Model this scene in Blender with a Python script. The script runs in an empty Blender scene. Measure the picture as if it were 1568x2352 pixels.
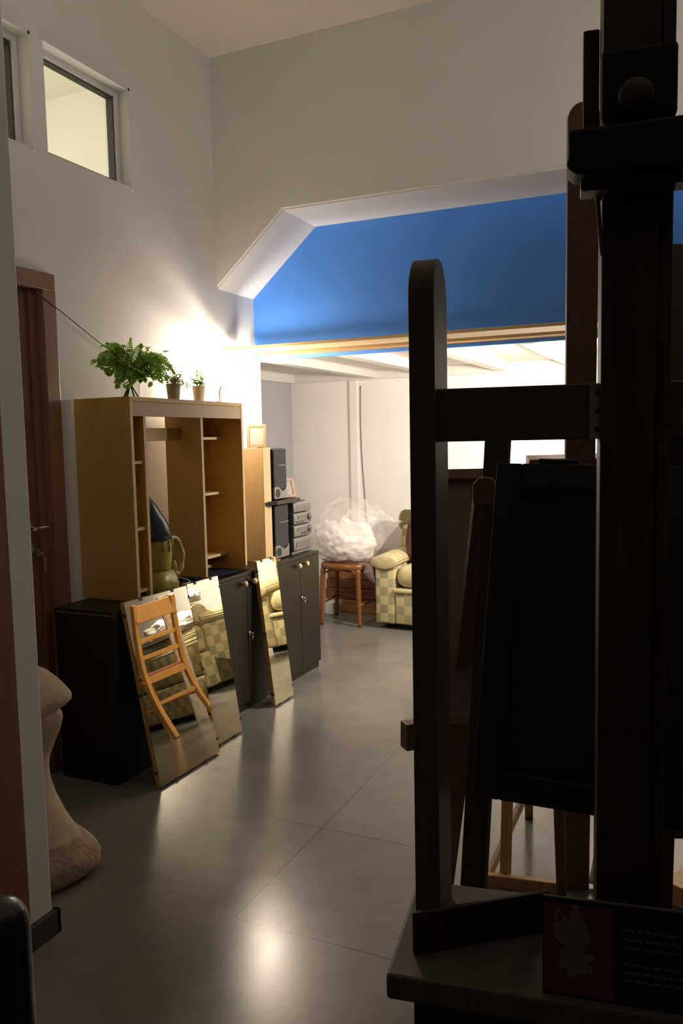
import bpy, bmesh, math, random
from mathutils import Vector, Matrix, Euler
random.seed(7)
S = bpy.context.scene
COL = S.collection
PI = math.pi
R = math.radians

# ------------------------------------------------------------------ camera
F, EYE = 1850.0, 1.48
YAW, PIT, ROL = R(-24.585), R(-5.211), R(-1.179)
fw = Vector((math.sin(YAW)*math.cos(PIT), math.cos(YAW)*math.cos(PIT), math.sin(PIT)))
rt = Vector((math.cos(YAW), -math.sin(YAW), 0))
up = rt.cross(fw)
rt2 = rt*math.cos(ROL) + up*math.sin(ROL)
up2 = up*math.cos(ROL) - rt*math.sin(ROL)
cam_d = bpy.data.cameras.new('camera')
cam = bpy.data.objects.new('camera', cam_d)
COL.objects.link(cam)
cam.matrix_world = Matrix.Translation((0, 0, EYE)) @ Matrix((rt2, up2, -fw)).transposed().to_4x4()
cam_d.sensor_fit = 'VERTICAL'
cam_d.sensor_height = 24.0
cam_d.lens = 24.0*F/2352
cam_d.clip_start = 0.02
S.camera = cam

# ------------------------------------------------------------------ materials
def nodes(name):
    m = bpy.data.materials.new(name)
    m.use_nodes = True
    nt = m.node_tree
    return m, nt, nt.nodes['Principled BSDF']

def ramp(nt, fac, stops):
    r = nt.nodes.new('ShaderNodeValToRGB')
    while len(r.color_ramp.elements) < len(stops):
        r.color_ramp.elements.new(0.5)
    for e, (p, c) in zip(r.color_ramp.elements, stops):
        e.position = p
        e.color = (*c, 1)
    nt.links.new(fac, r.inputs[0])
    return r.outputs[0]

def sc(c, k):
    return tuple(min(1, v*k) for v in c)

def coords(nt, scale=(1, 1, 1), loc=(0, 0, 0)):
    t = nt.nodes.new('ShaderNodeTexCoord')
    mp = nt.nodes.new('ShaderNodeMapping')
    mp.inputs['Scale'].default_value = scale
    mp.inputs['Location'].default_value = loc
    nt.links.new(t.outputs['Object'], mp.inputs[0])
    return mp.outputs[0]

def noise(nt, vec, scale, detail=4, rough=.55):
    n = nt.nodes.new('ShaderNodeTexNoise')
    n.inputs['Scale'].default_value = scale
    n.inputs['Detail'].default_value = detail
    n.inputs['Roughness'].default_value = rough
    nt.links.new(vec, n.inputs['Vector'])
    return n.outputs[0]

def bump(nt, b, h, strength=.2, dist=.01):
    n = nt.nodes.new('ShaderNodeBump')
    n.inputs['Strength'].default_value = strength
    n.inputs['Distance'].default_value = dist
    nt.links.new(h, n.inputs['Height'])
    nt.links.new(n.outputs[0], b.inputs['Normal'])

def mat(name, c, rough=.5, var=.08, scale=12, metal=0, bmp=0, spec=.5):
    m, nt, b = nodes(name)
    v = coords(nt)
    n = noise(nt, v, scale)
    nt.links.new(ramp(nt, n, [(.3, sc(c, 1-var)), (.7, sc(c, 1+var))]), b.inputs['Base Color'])
    b.inputs['Roughness'].default_value = rough
    b.inputs['Metallic'].default_value = metal
    b.inputs['Specular IOR Level'].default_value = spec
    if bmp:
        bump(nt, b, noise(nt, v, scale*4), bmp)
    return m

def wood(name, c, axis=2, rough=.45, var=.3, scale=14, spec=.4):
    m, nt, b = nodes(name)
    s = [scale*1.0]*3
    s[axis] = scale*.07
    v = coords(nt, tuple(s))
    n = noise(nt, v, 3.0, 6, .6)
    nt.links.new(ramp(nt, n, [(.25, sc(c, 1-var)), (.5, c), (.75, sc(c, 1+var*.6))]), b.inputs['Base Color'])
    b.inputs['Roughness'].default_value = rough
    b.inputs['Specular IOR Level'].default_value = spec
    bump(nt, b, n, .08, .004)
    return m

M = {}
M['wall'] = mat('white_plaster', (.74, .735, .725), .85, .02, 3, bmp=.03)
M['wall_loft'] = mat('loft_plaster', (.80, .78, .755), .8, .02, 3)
M['wall_shaded'] = mat('loft_shaded', (.40, .40, .41), .8, .03, 3)  # loft plaster greyed in its colour to stand for shade
M['wall_dark'] = mat('dark_wall', (.12, .11, .105), .9, .05, 3)  # dark tone given to the unseen walls to cut bounced light
M['blue'] = mat('blue_paint', (.075, .28, .88), .6, .03, 4)
M['ceil'] = mat('ceiling_paint', (.76, .72, .64), .9, .02, 3)
M['beam'] = mat('beam_white', (.66, .64, .61), .6, .04, 8)
M['cream'] = mat('cream_wall', (.78, .76, .69), .85, .02, 3)
M['tan'] = wood('tan_veneer', (.54, .335, .095), 2, .42, .10, 22)
M['tan_edge'] = wood('tan_edge', (.62, .45, .24), 2, .45, .12, 18)
M['tan_l'] = wood('tan_light', (.40, .295, .155), 2, .42, .10, 20)
M['pine'] = wood('pine', (.76, .54, .28), 0, .4, .3, 10)
M['pine_d'] = wood('pine_front', (.55, .33, .12), 0, .4, .3, 10)
M['door'] = wood('door_wood', (.21, .105, .060), 2, .38, .22, 16)
M['casing'] = wood('casing_wood', (.27, .155, .10), 2, .4, .18, 16)
M['black_wood'] = wood('black_wood', (.013, .0095, .0065), 2, .42, .25, 14, spec=.45)
M['black_edge'] = wood('black_edge', (.20, .11, .045), 0, .5, .3, 14)
M['brown_chair'] = wood('brown_chair', (.20, .075, .022), 2, .3, .3, 14)
M['orange_chair'] = wood('orange_chair', (.70, .36, .11), 2, .35, .2, 14)
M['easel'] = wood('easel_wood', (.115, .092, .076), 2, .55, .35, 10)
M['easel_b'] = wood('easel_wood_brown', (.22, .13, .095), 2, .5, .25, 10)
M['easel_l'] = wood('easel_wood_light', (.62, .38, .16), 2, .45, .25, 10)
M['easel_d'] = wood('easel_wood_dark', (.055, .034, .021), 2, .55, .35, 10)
M['canvas_back'] = mat('canvas_back', (.20, .15, .14), .9, .1, 20)
M['panel_black'] = mat('panel_black', (.018, .015, .013), .8, .15, 20)
M['black'] = mat('black_plastic', (.018, .018, .02), .45, .1, 20)
M['speaker'] = mat('speaker_cloth', (.03, .03, .034), .85, .2, 300)
M['silver'] = mat('silver_plastic', (.20, .195, .19), .38, .05, 20, metal=.3)
M['silver_d'] = mat('silver_dark', (.13, .125, .12), .4, .1, 20)
M['metal'] = mat('metal', (.6, .58, .55), .25, .03, 20, metal=1)
M['knob'] = mat('cream_knob', (.74, .60, .36), .3, .06, 20)
M['plaster'] = mat('cast_plaster', (.45, .36, .265), .8, .16, 9, bmp=.25)
M['plaster_rough'] = mat('cast_plaster_rough', (.38, .28, .20), .95, .3, 18, bmp=.8)
M['pot_grey'] = mat('pot_grey', (.42, .42, .43), .6, .05, 10)
M['pot_white'] = mat('pot_white', (.82, .80, .74), .5, .05, 10)
M['soil'] = mat('soil', (.06, .04, .025), .95, .3, 60)
M['leaf'] = mat('leaf', (.22, .42, .05), .45, .45, 30)
M['leaf2'] = mat('leaf_pale', (.40, .52, .12), .45, .35, 30)
M['leaf3'] = mat('leaf_pot', (.26, .42, .10), .5, .35, 40)
def leafy(m, k=.5):
    nt = m.node_tree; b = nt.nodes['Principled BSDF']
    t = nt.nodes.new('ShaderNodeBsdfTranslucent')
    src = b.inputs['Base Color'].links[0].from_socket
    nt.links.new(src, t.inputs[0])
    mx = nt.nodes.new('ShaderNodeMixShader'); mx.inputs[0].default_value = k
    nt.links.new(b.outputs[0], mx.inputs[1]); nt.links.new(t.outputs[0], mx.inputs[2])
    nt.links.new(mx.outputs[0], nt.nodes['Material Output'].inputs[0])
for k_ in ('leaf', 'leaf2', 'leaf3'): leafy(M[k_])
M['petal'] = mat('petal', (.75, .66, .60), .6, .2, 60)
M['stem'] = mat('stem', (.05, .035, .02), .6, .2, 30)
M['olive'] = mat('olive_plastic', (.36, .33, .085), .28, .08, 10)
M['jug'] = mat('blue_jug', (.045, .065, .115), .15, .2, 6)
M['cord_w'] = mat('cord_white', (.72, .70, .66), .5, .03, 10)
M['cord_g'] = mat('cord_grey', (.20, .18, .14), .6, .05, 10)
M['cord_k'] = mat('cord_dark', (.10, .09, .085), .6, .05, 10)
M['cloth_b'] = mat('cloth_navy', (.012, .018, .06), .95, .3, 40, bmp=.3)
M['cushion'] = mat('cushion_maroon', (.115, .038, .035), .9, .35, 25, bmp=.3)
M['stuff'] = mat('stuffing', (.88, .84, .82), .9, .04, 6, bmp=.15)
M['paper'] = mat('paper', (.40, .38, .375), .8, .05, 10)
M['frame_w'] = wood('frame_wood', (.38, .24, .14), 2, .5, .15, 20)
M['board_o'] = wood('board_orange', (.55, .26, .09), 0, .5, .25, 10)
M['board_b'] = wood('board_brown', (.22, .085, .035), 0, .4, .3, 10)
M['white_box'] = mat('white_box', (.75, .74, .74), .6, .05, 10)
M['red_seat'] = mat('red_seat', (.38, .13, .10), .8, .1, 20)
M['rubber'] = mat('rubber', (.012, .012, .012), .7, .2, 30)
M['leather'] = mat('black_leather', (.012, .012, .013), .3, .1, 20, bmp=.05)
M['skirting'] = mat('skirting_dark', (.045, .042, .038), .5, .1, 10)
M['brown_box'] = wood('stained_box', (.30, .12, .045), 0, .4, .25, 12)
M['gasket'] = mat('gasket', (.05, .045, .03), .6, .05, 10)
M['pvc'] = mat('pvc', (.72, .72, .71), .4, .02, 5)
M['gold_edge'] = wood('gold_edge', (.52, .33, .10), 2, .4, .2, 20)
M['board_white'] = mat('board_white', (.75, .68, .56), .7, .25, 40)

def glass(name, tint=(1, 1, 1), gloss=.08):
    m, nt, b = nodes(name)
    nt.nodes.remove(b)
    t = nt.nodes.new('ShaderNodeBsdfTransparent')
    t.inputs[0].default_value = (*tint, 1)
    g = nt.nodes.new('ShaderNodeBsdfGlossy')
    g.inputs['Roughness'].default_value = .03
    mx = nt.nodes.new('ShaderNodeMixShader')
    lw = nt.nodes.new('ShaderNodeLayerWeight')
    pw = nt.nodes.new('ShaderNodeMath'); pw.operation = 'POWER'; pw.inputs[1].default_value = 4
    nt.links.new(lw.outputs['Facing'], pw.inputs[0])
    f = nt.nodes.new('ShaderNodeMapRange')
    f.inputs[3].default_value = .03; f.inputs[4].default_value = .6
    nt.links.new(pw.outputs[0], f.inputs[0])
    nt.links.new(f.outputs[0], mx.inputs[0])
    nt.links.new(t.outputs[0], mx.inputs[1])
    nt.links.new(g.outputs[0], mx.inputs[2])
    nt.links.new(mx.outputs[0], nt.nodes['Material Output'].inputs[0])
    return m
M['glass'] = glass('window_glass', (.97, .98, .96))
M['vase_glass'] = glass('vase_glass', (.93, .94, .92))

def bag_material():
    m, nt, b = nodes('clear_plastic')
    nt.nodes.remove(b)
    v = coords(nt)
    n = noise(nt, v, 9, 3, .5)
    t = nt.nodes.new('ShaderNodeBsdfTransparent')
    t.inputs[0].default_value = (.97, .96, .96, 1)
    g = nt.nodes.new('ShaderNodeBsdfPrincipled')
    g.inputs['Base Color'].default_value = (.92, .89, .88, 1)
    g.inputs['Roughness'].default_value = .18
    bump(nt, g, n, .5, .012)
    mx = nt.nodes.new('ShaderNodeMixShader')
    mr = nt.nodes.new('ShaderNodeMapRange')
    mr.inputs[1].default_value = .3
    mr.inputs[2].default_value = .75
    mr.inputs[3].default_value = .10
    mr.inputs[4].default_value = .38
    nt.links.new(n, mr.inputs[0])
    nt.links.new(mr.outputs[0], mx.inputs[0])
    nt.links.new(t.outputs[0], mx.inputs[1])
    nt.links.new(g.outputs[0], mx.inputs[2])
    nt.links.new(mx.outputs[0], nt.nodes['Material Output'].inputs[0])
    return m
M['bag'] = bag_material()

def mirror_material():
    m, nt, b = nodes('mirror_glass')
    b.inputs['Metallic'].default_value = 1
    b.inputs['Roughness'].default_value = .015
    v = coords(nt)
    n = noise(nt, v, 5)
    nt.links.new(ramp(nt, n, [(.3, (.80, .77, .64)), (.7, (.84, .81, .69))]), b.inputs['Base Color'])
    return m
M['mirror'] = mirror_material()

def emis(name, c, s):
    m, nt, b = nodes(name)
    b.inputs['Base Color'].default_value = (*c, 1)
    b.inputs['Emission Color'].default_value = (*c, 1)
    b.inputs['Emission Strength'].default_value = s
    return m

def floor_material():
    m, nt, b = nodes('polished_concrete')
    v = coords(nt)
    n1 = noise(nt, v, 1.3, 6, .6)
    n2 = noise(nt, v, 9, 5, .6)
    ma = nt.nodes.new('ShaderNodeMath')
    ma.operation = 'ADD'
    nt.links.new(n1, ma.inputs[0])
    mb = nt.nodes.new('ShaderNodeMath')
    mb.operation = 'MULTIPLY'
    mb.inputs[1].default_value = .35
    nt.links.new(n2, mb.inputs[0])
    nt.links.new(mb.outputs[0], ma.inputs[1])
    col = ramp(nt, ma.outputs[0], [(.42, (.11, .108, .10)), (.66, (.165, .16, .148)), (.9, (.215, .205, .188))])
    # thin saw-cut joints between the big slabs
    sep = nt.nodes.new('ShaderNodeSeparateXYZ')
    nt.links.new(v, sep.inputs[0])
    def op(kind, x, y):
        q = nt.nodes.new('ShaderNodeMath'); q.operation = kind
        for i, w in enumerate((x, y)):
            if w is None: continue
            if isinstance(w, (int, float)): q.inputs[i].default_value = w
            else: nt.links.new(w, q.inputs[i])
        return q.outputs[0]
    def line(out, pos, w=.0022):
        return op('LESS_THAN', op('ABSOLUTE', op('SUBTRACT', out, pos), None), w)
    X_, Y_ = sep.outputs[0], sep.outputs[1]
    ja = op('MULTIPLY', line(X_, -1.32), op('GREATER_THAN', Y_, 2.02))
    jb = op('MULTIPLY', line(Y_, 2.02), op('GREATER_THAN', X_, -1.32))
    jc = op('MULTIPLY', line(Y_, 2.645), line(X_, -1.2, .32))
    class mm: outputs = [op('MAXIMUM', ja, op('MAXIMUM', jb, jc))]
    mix = nt.nodes.new('ShaderNodeMix'); mix.data_type = 'RGBA'
    nt.links.new(mm.outputs[0], mix.inputs[0])
    nt.links.new(col, mix.inputs[6]); mix.inputs[7].default_value = (.05, .048, .045, 1)
    nt.links.new(mix.outputs[2], b.inputs['Base Color'])
    rr = nt.nodes.new('ShaderNodeMapRange')
    rr.inputs[1].default_value = .3; rr.inputs[2].default_value = .8
    rr.inputs[3].default_value = .17; rr.inputs[4].default_value = .29
    nt.links.new(n1, rr.inputs[0])
    nt.links.new(rr.outputs[0], b.inputs['Roughness'])
    bump(nt, b, n2, .03, .003)
    return m

def fabric(name, plain, sq, size, rot=0, mixamt=.85):
    m, nt, b = nodes(name)
    v = coords(nt, (1/size, 1/size, 1/size), (.37, .21, .13))
    fl = nt.nodes.new('ShaderNodeVectorMath'); fl.operation = 'FLOOR'
    nt.links.new(v, fl.inputs[0])
    ch = nt.nodes.new('ShaderNodeTexChecker')
    ch.inputs['Scale'].default_value = 1
    ch.inputs[1].default_value = (1, 1, 1, 1); ch.inputs[2].default_value = (0, 0, 0, 1)
    nt.links.new(v, ch.inputs[0])
    wn = nt.nodes.new('ShaderNodeTexWhiteNoise')
    nt.links.new(fl.outputs[0], wn.inputs[0])
    # hatching inside the squares
    wv = nt.nodes.new('ShaderNodeTexWave')
    wv.bands_direction = 'Z'
    wv.inputs['Scale'].default_value = 1.6
    wv.inputs['Distortion'].default_value = 1.5
    nt.links.new(v, wv.inputs[0])
    hm = nt.nodes.new('ShaderNodeMapRange')
    hm.inputs[1].default_value = .25; hm.inputs[2].default_value = .6
    hm.inputs[3].default_value = .45; hm.inputs[4].default_value = 1
    nt.links.new(wv.outputs[1], hm.inputs[0])
    a = nt.nodes.new('ShaderNodeMath'); a.operation = 'MULTIPLY'
    nt.links.new(ch.outputs[0], a.inputs[0]); nt.links.new(hm.outputs[0], a.inputs[1])
    w2 = nt.nodes.new('ShaderNodeMapRange')
    w2.inputs[3].default_value = .55; w2.inputs[4].default_value = 1
    nt.links.new(wn.outputs[0], w2.inputs[0])
    a2 = nt.nodes.new('ShaderNodeMath'); a2.operation = 'MULTIPLY'
    nt.links.new(a.outputs[0], a2.inputs[0]); nt.links.new(w2.outputs[0], a2.inputs[1])
    a3 = nt.nodes.new('ShaderNodeMath'); a3.operation = 'MULTIPLY'; a3.inputs[1].default_value = mixamt
    nt.links.new(a2.outputs[0], a3.inputs[0])
    mix = nt.nodes.new('ShaderNodeMix'); mix.data_type = 'RGBA'
    nt.links.new(a3.outputs[0], mix.inputs[0])
    mix.inputs[6].default_value = (*plain, 1); mix.inputs[7].default_value = (*sq, 1)
    nt.links.new(mix.outputs[2], b.inputs['Base Color'])
    b.inputs['Roughness'].default_value = .95
    b.inputs['Specular IOR Level'].default_value = .1
    bump(nt, b, noise(nt, v, 20), .15, .004)
    return m
M['fab'] = fabric('checked_upholstery', (.58, .50, .27), (.15, .19, .15), .068)
M['fab_p'] = fabric('plain_upholstery', (.58, .50, .29), (.36, .35, .19), .05, 0, .4)

# ------------------------------------------------------------------ mesh helpers
def B():
    return bmesh.new()

def _fin(bm, vs, bev, seg=2, M_=None):
    if bev:
        vset = set(vs)
        es = [e for e in bm.edges if e.verts[0] in vset and e.verts[1] in vset]
        r = bmesh.ops.bevel(bm, geom=es, offset=bev, segments=seg, affect='EDGES', profile=.5)
        vs = list({v for f in r['faces'] for v in f.verts} | {v for v in vs if v.is_valid})
    if M_ is not None:
        bmesh.ops.transform(bm, matrix=M_, verts=[v for v in vs if v.is_valid])
    return vs

def box(bm, x0, x1, y0, y1, z0, z1, bev=0, M_=None, seg=2):
    c = [(x, y, z) for x in (x0, x1) for y in (y0, y1) for z in (z0, z1)]
    v = [bm.verts.new(p) for p in c]
    for f in ((0, 1, 3, 2), (4, 6, 7, 5), (0, 4, 5, 1), (2, 3, 7, 6), (0, 2, 6, 4), (1, 5, 7, 3)):
        bm.faces.new([v[i] for i in f])
    return _fin(bm, v, bev, seg, M_)

def prism(bm, pts, ax, a0, a1, bev=0, M_=None):
    """polygon pts (2-D, the two other axes in xyz order) extruded along axis ax"""
    def P(p, a):
        q = list(p); q.insert(ax, a); return q
    lo = [bm.verts.new(P(p, a0)) for p in pts]
    hi = [bm.verts.new(P(p, a1)) for p in pts]
    n = len(pts)
    bm.faces.new(lo); bm.faces.new(hi[::-1])
    for i in range(n):
        bm.faces.new((lo[i], hi[i], hi[(i+1) % n], lo[(i+1) % n]))
    bmesh.ops.recalc_face_normals(bm, faces=bm.faces[:])
    return _fin(bm, lo+hi, bev, 2, M_)

def bar(bm, a, b, w, t, roll=0, bev=.003):
    """rectangular stick from a to b"""
    a, b = Vector(a), Vector(b)
    d = (b-a); L = d.length
    q = d.to_track_quat('Z', 'Y').to_matrix().to_4x4()
    Mx = Matrix.Translation(a) @ q @ Matrix.Rotation(roll, 4, 'Z')
    return box(bm, -w/2, w/2, -t/2, t/2, 0, L, bev, Mx)

def tube(bm, pts, r, seg=8, cap=True):
    pts = [Vector(p) for p in pts]
    rs = r if isinstance(r, (list, tuple)) else [r]*len(pts)
    rings = []
    prev = None
    for i, p in enumerate(pts):
        d = (pts[min(i+1, len(pts)-1)] - pts[max(i-1, 0)]).normalized()
        if prev is None:
            n = d.orthogonal().normalized()
        else:
            n = (prev - d*prev.dot(d))
            n = n.normalized() if n.length > 1e-6 else d.orthogonal().normalized()
        prev = n
        b = d.cross(n)
        rings.append([bm.verts.new(p + (n*math.cos(2*PI*k/seg) + b*math.sin(2*PI*k/seg))*rs[i]) for k in range(seg)])
    for a, b in zip(rings, rings[1:]):
        for k in range(seg):
            bm.faces.new((a[k], a[(k+1) % seg], b[(k+1) % seg], b[k]))
    if cap:
        bm.faces.new(rings[0][::-1]); bm.faces.new(rings[-1])
    return [v for g in rings for v in g]

def lathe(bm, prof, c=(0, 0, 0), seg=24, M_=None, cap=True):
    rings = []
    for r, z in prof:
        rings.append([bm.verts.new((c[0]+r*math.cos(2*PI*k/seg), c[1]+r*math.sin(2*PI*k/seg), c[2]+z)) for k in range(seg)])
    for a, b in zip(rings, rings[1:]):
        for k in range(seg):
            bm.faces.new((a[k], a[(k+1) % seg], b[(k+1) % seg], b[k]))
    if cap:
        bm.faces.new(rings[0][::-1]); bm.faces.new(rings[-1])
    vs = [v for g in rings for v in g]
    if M_ is not None:
        bmesh.ops.transform(bm, matrix=M_, verts=vs)
    return vs

def ball(bm, c, r, sub=2, s=(1, 1, 1)):
    q = bmesh.ops.create_icosphere(bm, subdivisions=sub, radius=r, matrix=Matrix.Translation(c) @ Matrix.Diagonal((*s, 1)))
    return q['verts']

def curve(p0, p1, p2, n=10):
    p0, p1, p2 = Vector(p0), Vector(p1), Vector(p2)
    return [p0*(1-t)**2 + p1*2*t*(1-t) + p2*t*t for t in [i/n for i in range(n+1)]]

def spline(pts, n=8):
    pts = [Vector(p) for p in pts]
    out = []
    for i in range(len(pts)-1):
        a, b, c, d = pts[max(i-1, 0)], pts[i], pts[i+1], pts[min(i+2, len(pts)-1)]
        for k in range(n):
            t = k/n
            out.append(.5*((2*b) + (c-a)*t + (2*a-5*b+4*c-d)*t*t + (3*b-a-3*c+d)*t**3))
    out.append(pts[-1])
    return out

def link(name, bm, material, parent=None, smooth=False, world=False, label=None, kind=None, sub=0):
    bmesh.ops.recalc_face_normals(bm, faces=bm.faces[:])
    me = bpy.data.meshes.new(name)
    if world and parent is not None:
        mw = world_of(parent)
        bmesh.ops.transform(bm, matrix=mw.inverted(), verts=bm.verts[:])
    bm.to_mesh(me); bm.free()
    if not isinstance(material, (list, tuple)):
        material = [material]
    for x in material:
        me.materials.append(M[x] if isinstance(x, str) else x)
    if smooth:
        for p in me.polygons:
            p.use_smooth = True
    o = bpy.data.objects.new(name, me)
    COL.objects.link(o)
    if parent is not None:
        o.parent = parent
    if label: o['label'] = label
    if kind: o['kind'] = kind
    if sub:
        s = o.modifiers.new('subsurf', 'SUBSURF'); s.levels = sub; s.render_levels = sub
    return o

def world_of(o):
    m = o.matrix_basis.copy()
    while o.parent is not None:
        o = o.parent
        m = o.matrix_basis @ m
    return m

def thing(name, label, cat, loc=(0, 0, 0), rz=0, group=None, M_=None):
    o = bpy.data.objects.new(name, None)
    COL.objects.link(o)
    o.empty_display_size = .05
    if M_ is not None:
        o.matrix_basis = M_
    else:
        o.location = loc; o.rotation_euler = (0, 0, rz)
        o.matrix_basis = Matrix.Translation(loc) @ Matrix.Rotation(rz, 4, 'Z')
    o['label'] = label; o['category'] = cat
    if group: o['group'] = group
    return o

def tag(o, label, cat, group=None):
    o['label'] = label; o['category'] = cat
    if group: o['group'] = group
    return o

def struct(name, bm, m, parent=None, label=None, smooth=False):
    o = link(name, bm, m, parent, smooth, world=parent is not None)
    if parent is None:
        o['kind'] = 'structure'
    if label: o['label'] = label
    return o

# ------------------------------------------------------------------ the room
XW = -2.65          # left wall
YB = 4.10           # front face of the wall over the niche
YN = 4.515          # blue back of the niche
YL = 6.45           # back wall under the loft
ZC = 3.665          # ceiling
XR = 1.85
YF = -1.6

bm = B(); box(bm, -3.7, XR+.15, YF-.15, YL+.12, -.12, 0)
struct('floor', bm, floor_material())
bm = B(); box(bm, XW-.14, XR+.15, YF-.15, YN, ZC, ZC+.1)
struct('ceiling', bm, 'ceil')

def holed_wall(x0, x1, y0, y1, z0, z1, holes):
    """wall slab in the yz plane with rectangular holes (y0,y1,z0,z1), sorted by y, not overlapping in y"""
    bm = B()
    y = y0
    for (a, b, c, d) in holes:
        box(bm, x0, x1, y, a, z0, z1)
        if c > z0: box(bm, x0, x1, a, b, z0, c)
        if d < z1: box(bm, x0, x1, a, b, d, z1)
        y = b
    box(bm, x0, x1, y, y1, z0, z1)
    bmesh.ops.remove_doubles(bm, verts=bm.verts[:], dist=1e-5)
    return bm

# left wall in two layers of holes: the door below, the two high windows above
bm = B()
W1 = (2.795, 3.350, 2.748, 3.212)
W2 = (2.15, 2.705, 2.742, 3.205)
DO = (1.95, 2.705, 0, 2.15)
x0, x1 = XW-.14, XW
for (a, b, c, d) in ((YF, DO[0], 0, 2.45), (DO[0], DO[1], 2.15, 2.45), (DO[1], YN, 0, 2.45)):
    box(bm, x0, x1, a, b, c, d)
box(bm, x0, x1, YF, W2[0], 2.45, ZC)
box(bm, x0, x1, W2[1], W1[0], 2.45, ZC)
box(bm, x0, x1, W1[1], YN, 2.45, ZC)
for w in (W1, W2):
    box(bm, x0, x1, w[0], w[1], 2.45, w[2]); box(bm, x0, x1, w[0], w[1], w[3], ZC)
struct('wall_left', bm, 'wall')

# wall over the niche: thick, with splayed corners
prof = [(XW, ZC), (XW, 2.37), (-2.20, 2.762), (1.25, 2.742), (XR, 2.30), (XR, ZC)]
bm = B(); prism(bm, [(p[0], p[1]) for p in prof], 1, YB, YN)
es = [e for e in bm.edges if all(abs(v.co.y-YB) < 1e-4 for v in e.verts) and all(v.co.z < 2.8 for v in e.verts)]
bmesh.ops.bevel(bm, geom=es, offset=.012, segments=3, affect='EDGES')
struct('wall_back', bm, 'wall')
bm = B(); box(bm, XW-.1, XR, YN, YN+.03, 1.985, 2.9)
struct('wall_niche', bm, 'blue')
# ledge board with a second strip under it
bm = B(); box(bm, XW+.03, XR-.01, YB-.012, 4.30, 2.008, 2.026, .002)
struct('trim_1', bm, 'pine')
bm = B(); box(bm, XW+.035, XR-.02, 4.40, YN-.002, 2.004, 2.020, .002)
struct('trim_2', bm, 'pine_d')
# loft: underside, joists, ledgers
bm = B(); box(bm, -3.6, XR, YN+.03, YL, 2.055, 2.10)
struct('ceiling_loft', bm, 'beam')
for x in (-2.62, -2.06, -1.50, -.94, -.38, .18, .74, 1.3):
    bm = B(); box(bm, x-.045, x+.045, YN+.03, YL-.03, 1.985, 2.055, .003)
    struct('ceiling_beam', bm, 'beam')
bm = B(); box(bm, -3.42, XR, YL-.03, YL, 1.975, 2.055, .002)
struct('trim_3', bm, 'beam')
bm = B(); box(bm, -3.42, -3.37, YN, YL-.03, 1.975, 2.055, .002)
struct('trim_4', bm, 'beam')
bm = B(); box(bm, -3.6, XR+.15, YL, YL+.12, 0, 2.1)
struct('wall_loft_back', bm, 'wall_loft')
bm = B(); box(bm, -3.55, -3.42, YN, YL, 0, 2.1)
struct('wall_loft_left', bm, 'wall_shaded')
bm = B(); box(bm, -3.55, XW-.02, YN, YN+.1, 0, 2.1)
struct('wall_loft_front', bm, 'wall_shaded')
bm = B(); box(bm, -2.845, -2.775, YL-.02, YL, 0, 1.975, .003)
struct('trim_5', bm, 'wall_loft')
# enclosing walls behind and beside the camera
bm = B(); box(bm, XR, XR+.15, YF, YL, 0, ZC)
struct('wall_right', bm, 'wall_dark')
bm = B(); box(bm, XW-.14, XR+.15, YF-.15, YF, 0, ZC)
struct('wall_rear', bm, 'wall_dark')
# end of the cross wall at the left edge of the frame with its dark skirting and door lining
bm = B(); box(bm, XW, -1.79, 1.50, 1.742, 0, ZC, .004)
struct('wall_front', bm, 'wall')
bm = B(); box(bm, -1.79, -1.772, 1.60, 1.758, 0, .075, .002); box(bm, -2.3, -1.772, 1.742, 1.758, 0, .075, .002)
struct('baseboard_front', bm, 'skirting')
bm = B(); box(bm, -1.79, -1.776, 1.38, 1.645, 0, 2.2, .002)
struct('trim_6', bm, 'door')

# windows ---------------------------------------------------------
def window(name, w):
    root = bpy.data.objects.new(name, None); COL.objects.link(root)
    root.matrix_basis = Matrix.Translation((XW, (w[0]+w[1])/2, w[2]))
    root['kind'] = 'structure'
    xa, xb = XW-.115, XW-.055
    bm = B()
    t = .028
    box(bm, xa, xb, w[0], w[0]+t, w[2], w[3], .004); box(bm, xa, xb, w[1]-t, w[1], w[2], w[3], .004)
    box(bm, xa, xb, w[0]+t, w[1]-t, w[2], w[2]+t, .004); box(bm, xa, xb, w[0]+t, w[1]-t, w[3]-t, w[3], .004)
    box(bm, XW, XW+.006, w[1], w[1]+.012, w[2]-.012, w[3]+.012); box(bm, XW, XW+.006, w[0]-.012, w[1]+.012, w[3], w[3]+.012)
    link('window_frame', bm, 'pvc', root, world=True)
    bm = B(); g = .007
    a, b, c, d = w[0]+t, w[1]-t, w[2]+t, w[3]-t
    box(bm, xa+.01, xb-.012, a, a+g, c, d); box(bm, xa+.01, xb-.012, b-g, b, c, d)
    box(bm, xa+.01, xb-.012, a+g, b-g, c, c+g); box(bm, xa+.01, xb-.012, a+g, b-g, d-g, d)
    link('gasket', bm, 'gasket', root, world=True)
    bm = B(); box(bm, XW-.095, XW-.091, a+g, b-g, c+g, d-g)
    link('pane', bm, 'glass', root, world=True)
window('window_1', W1)
window('window_2', W2)
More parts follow.
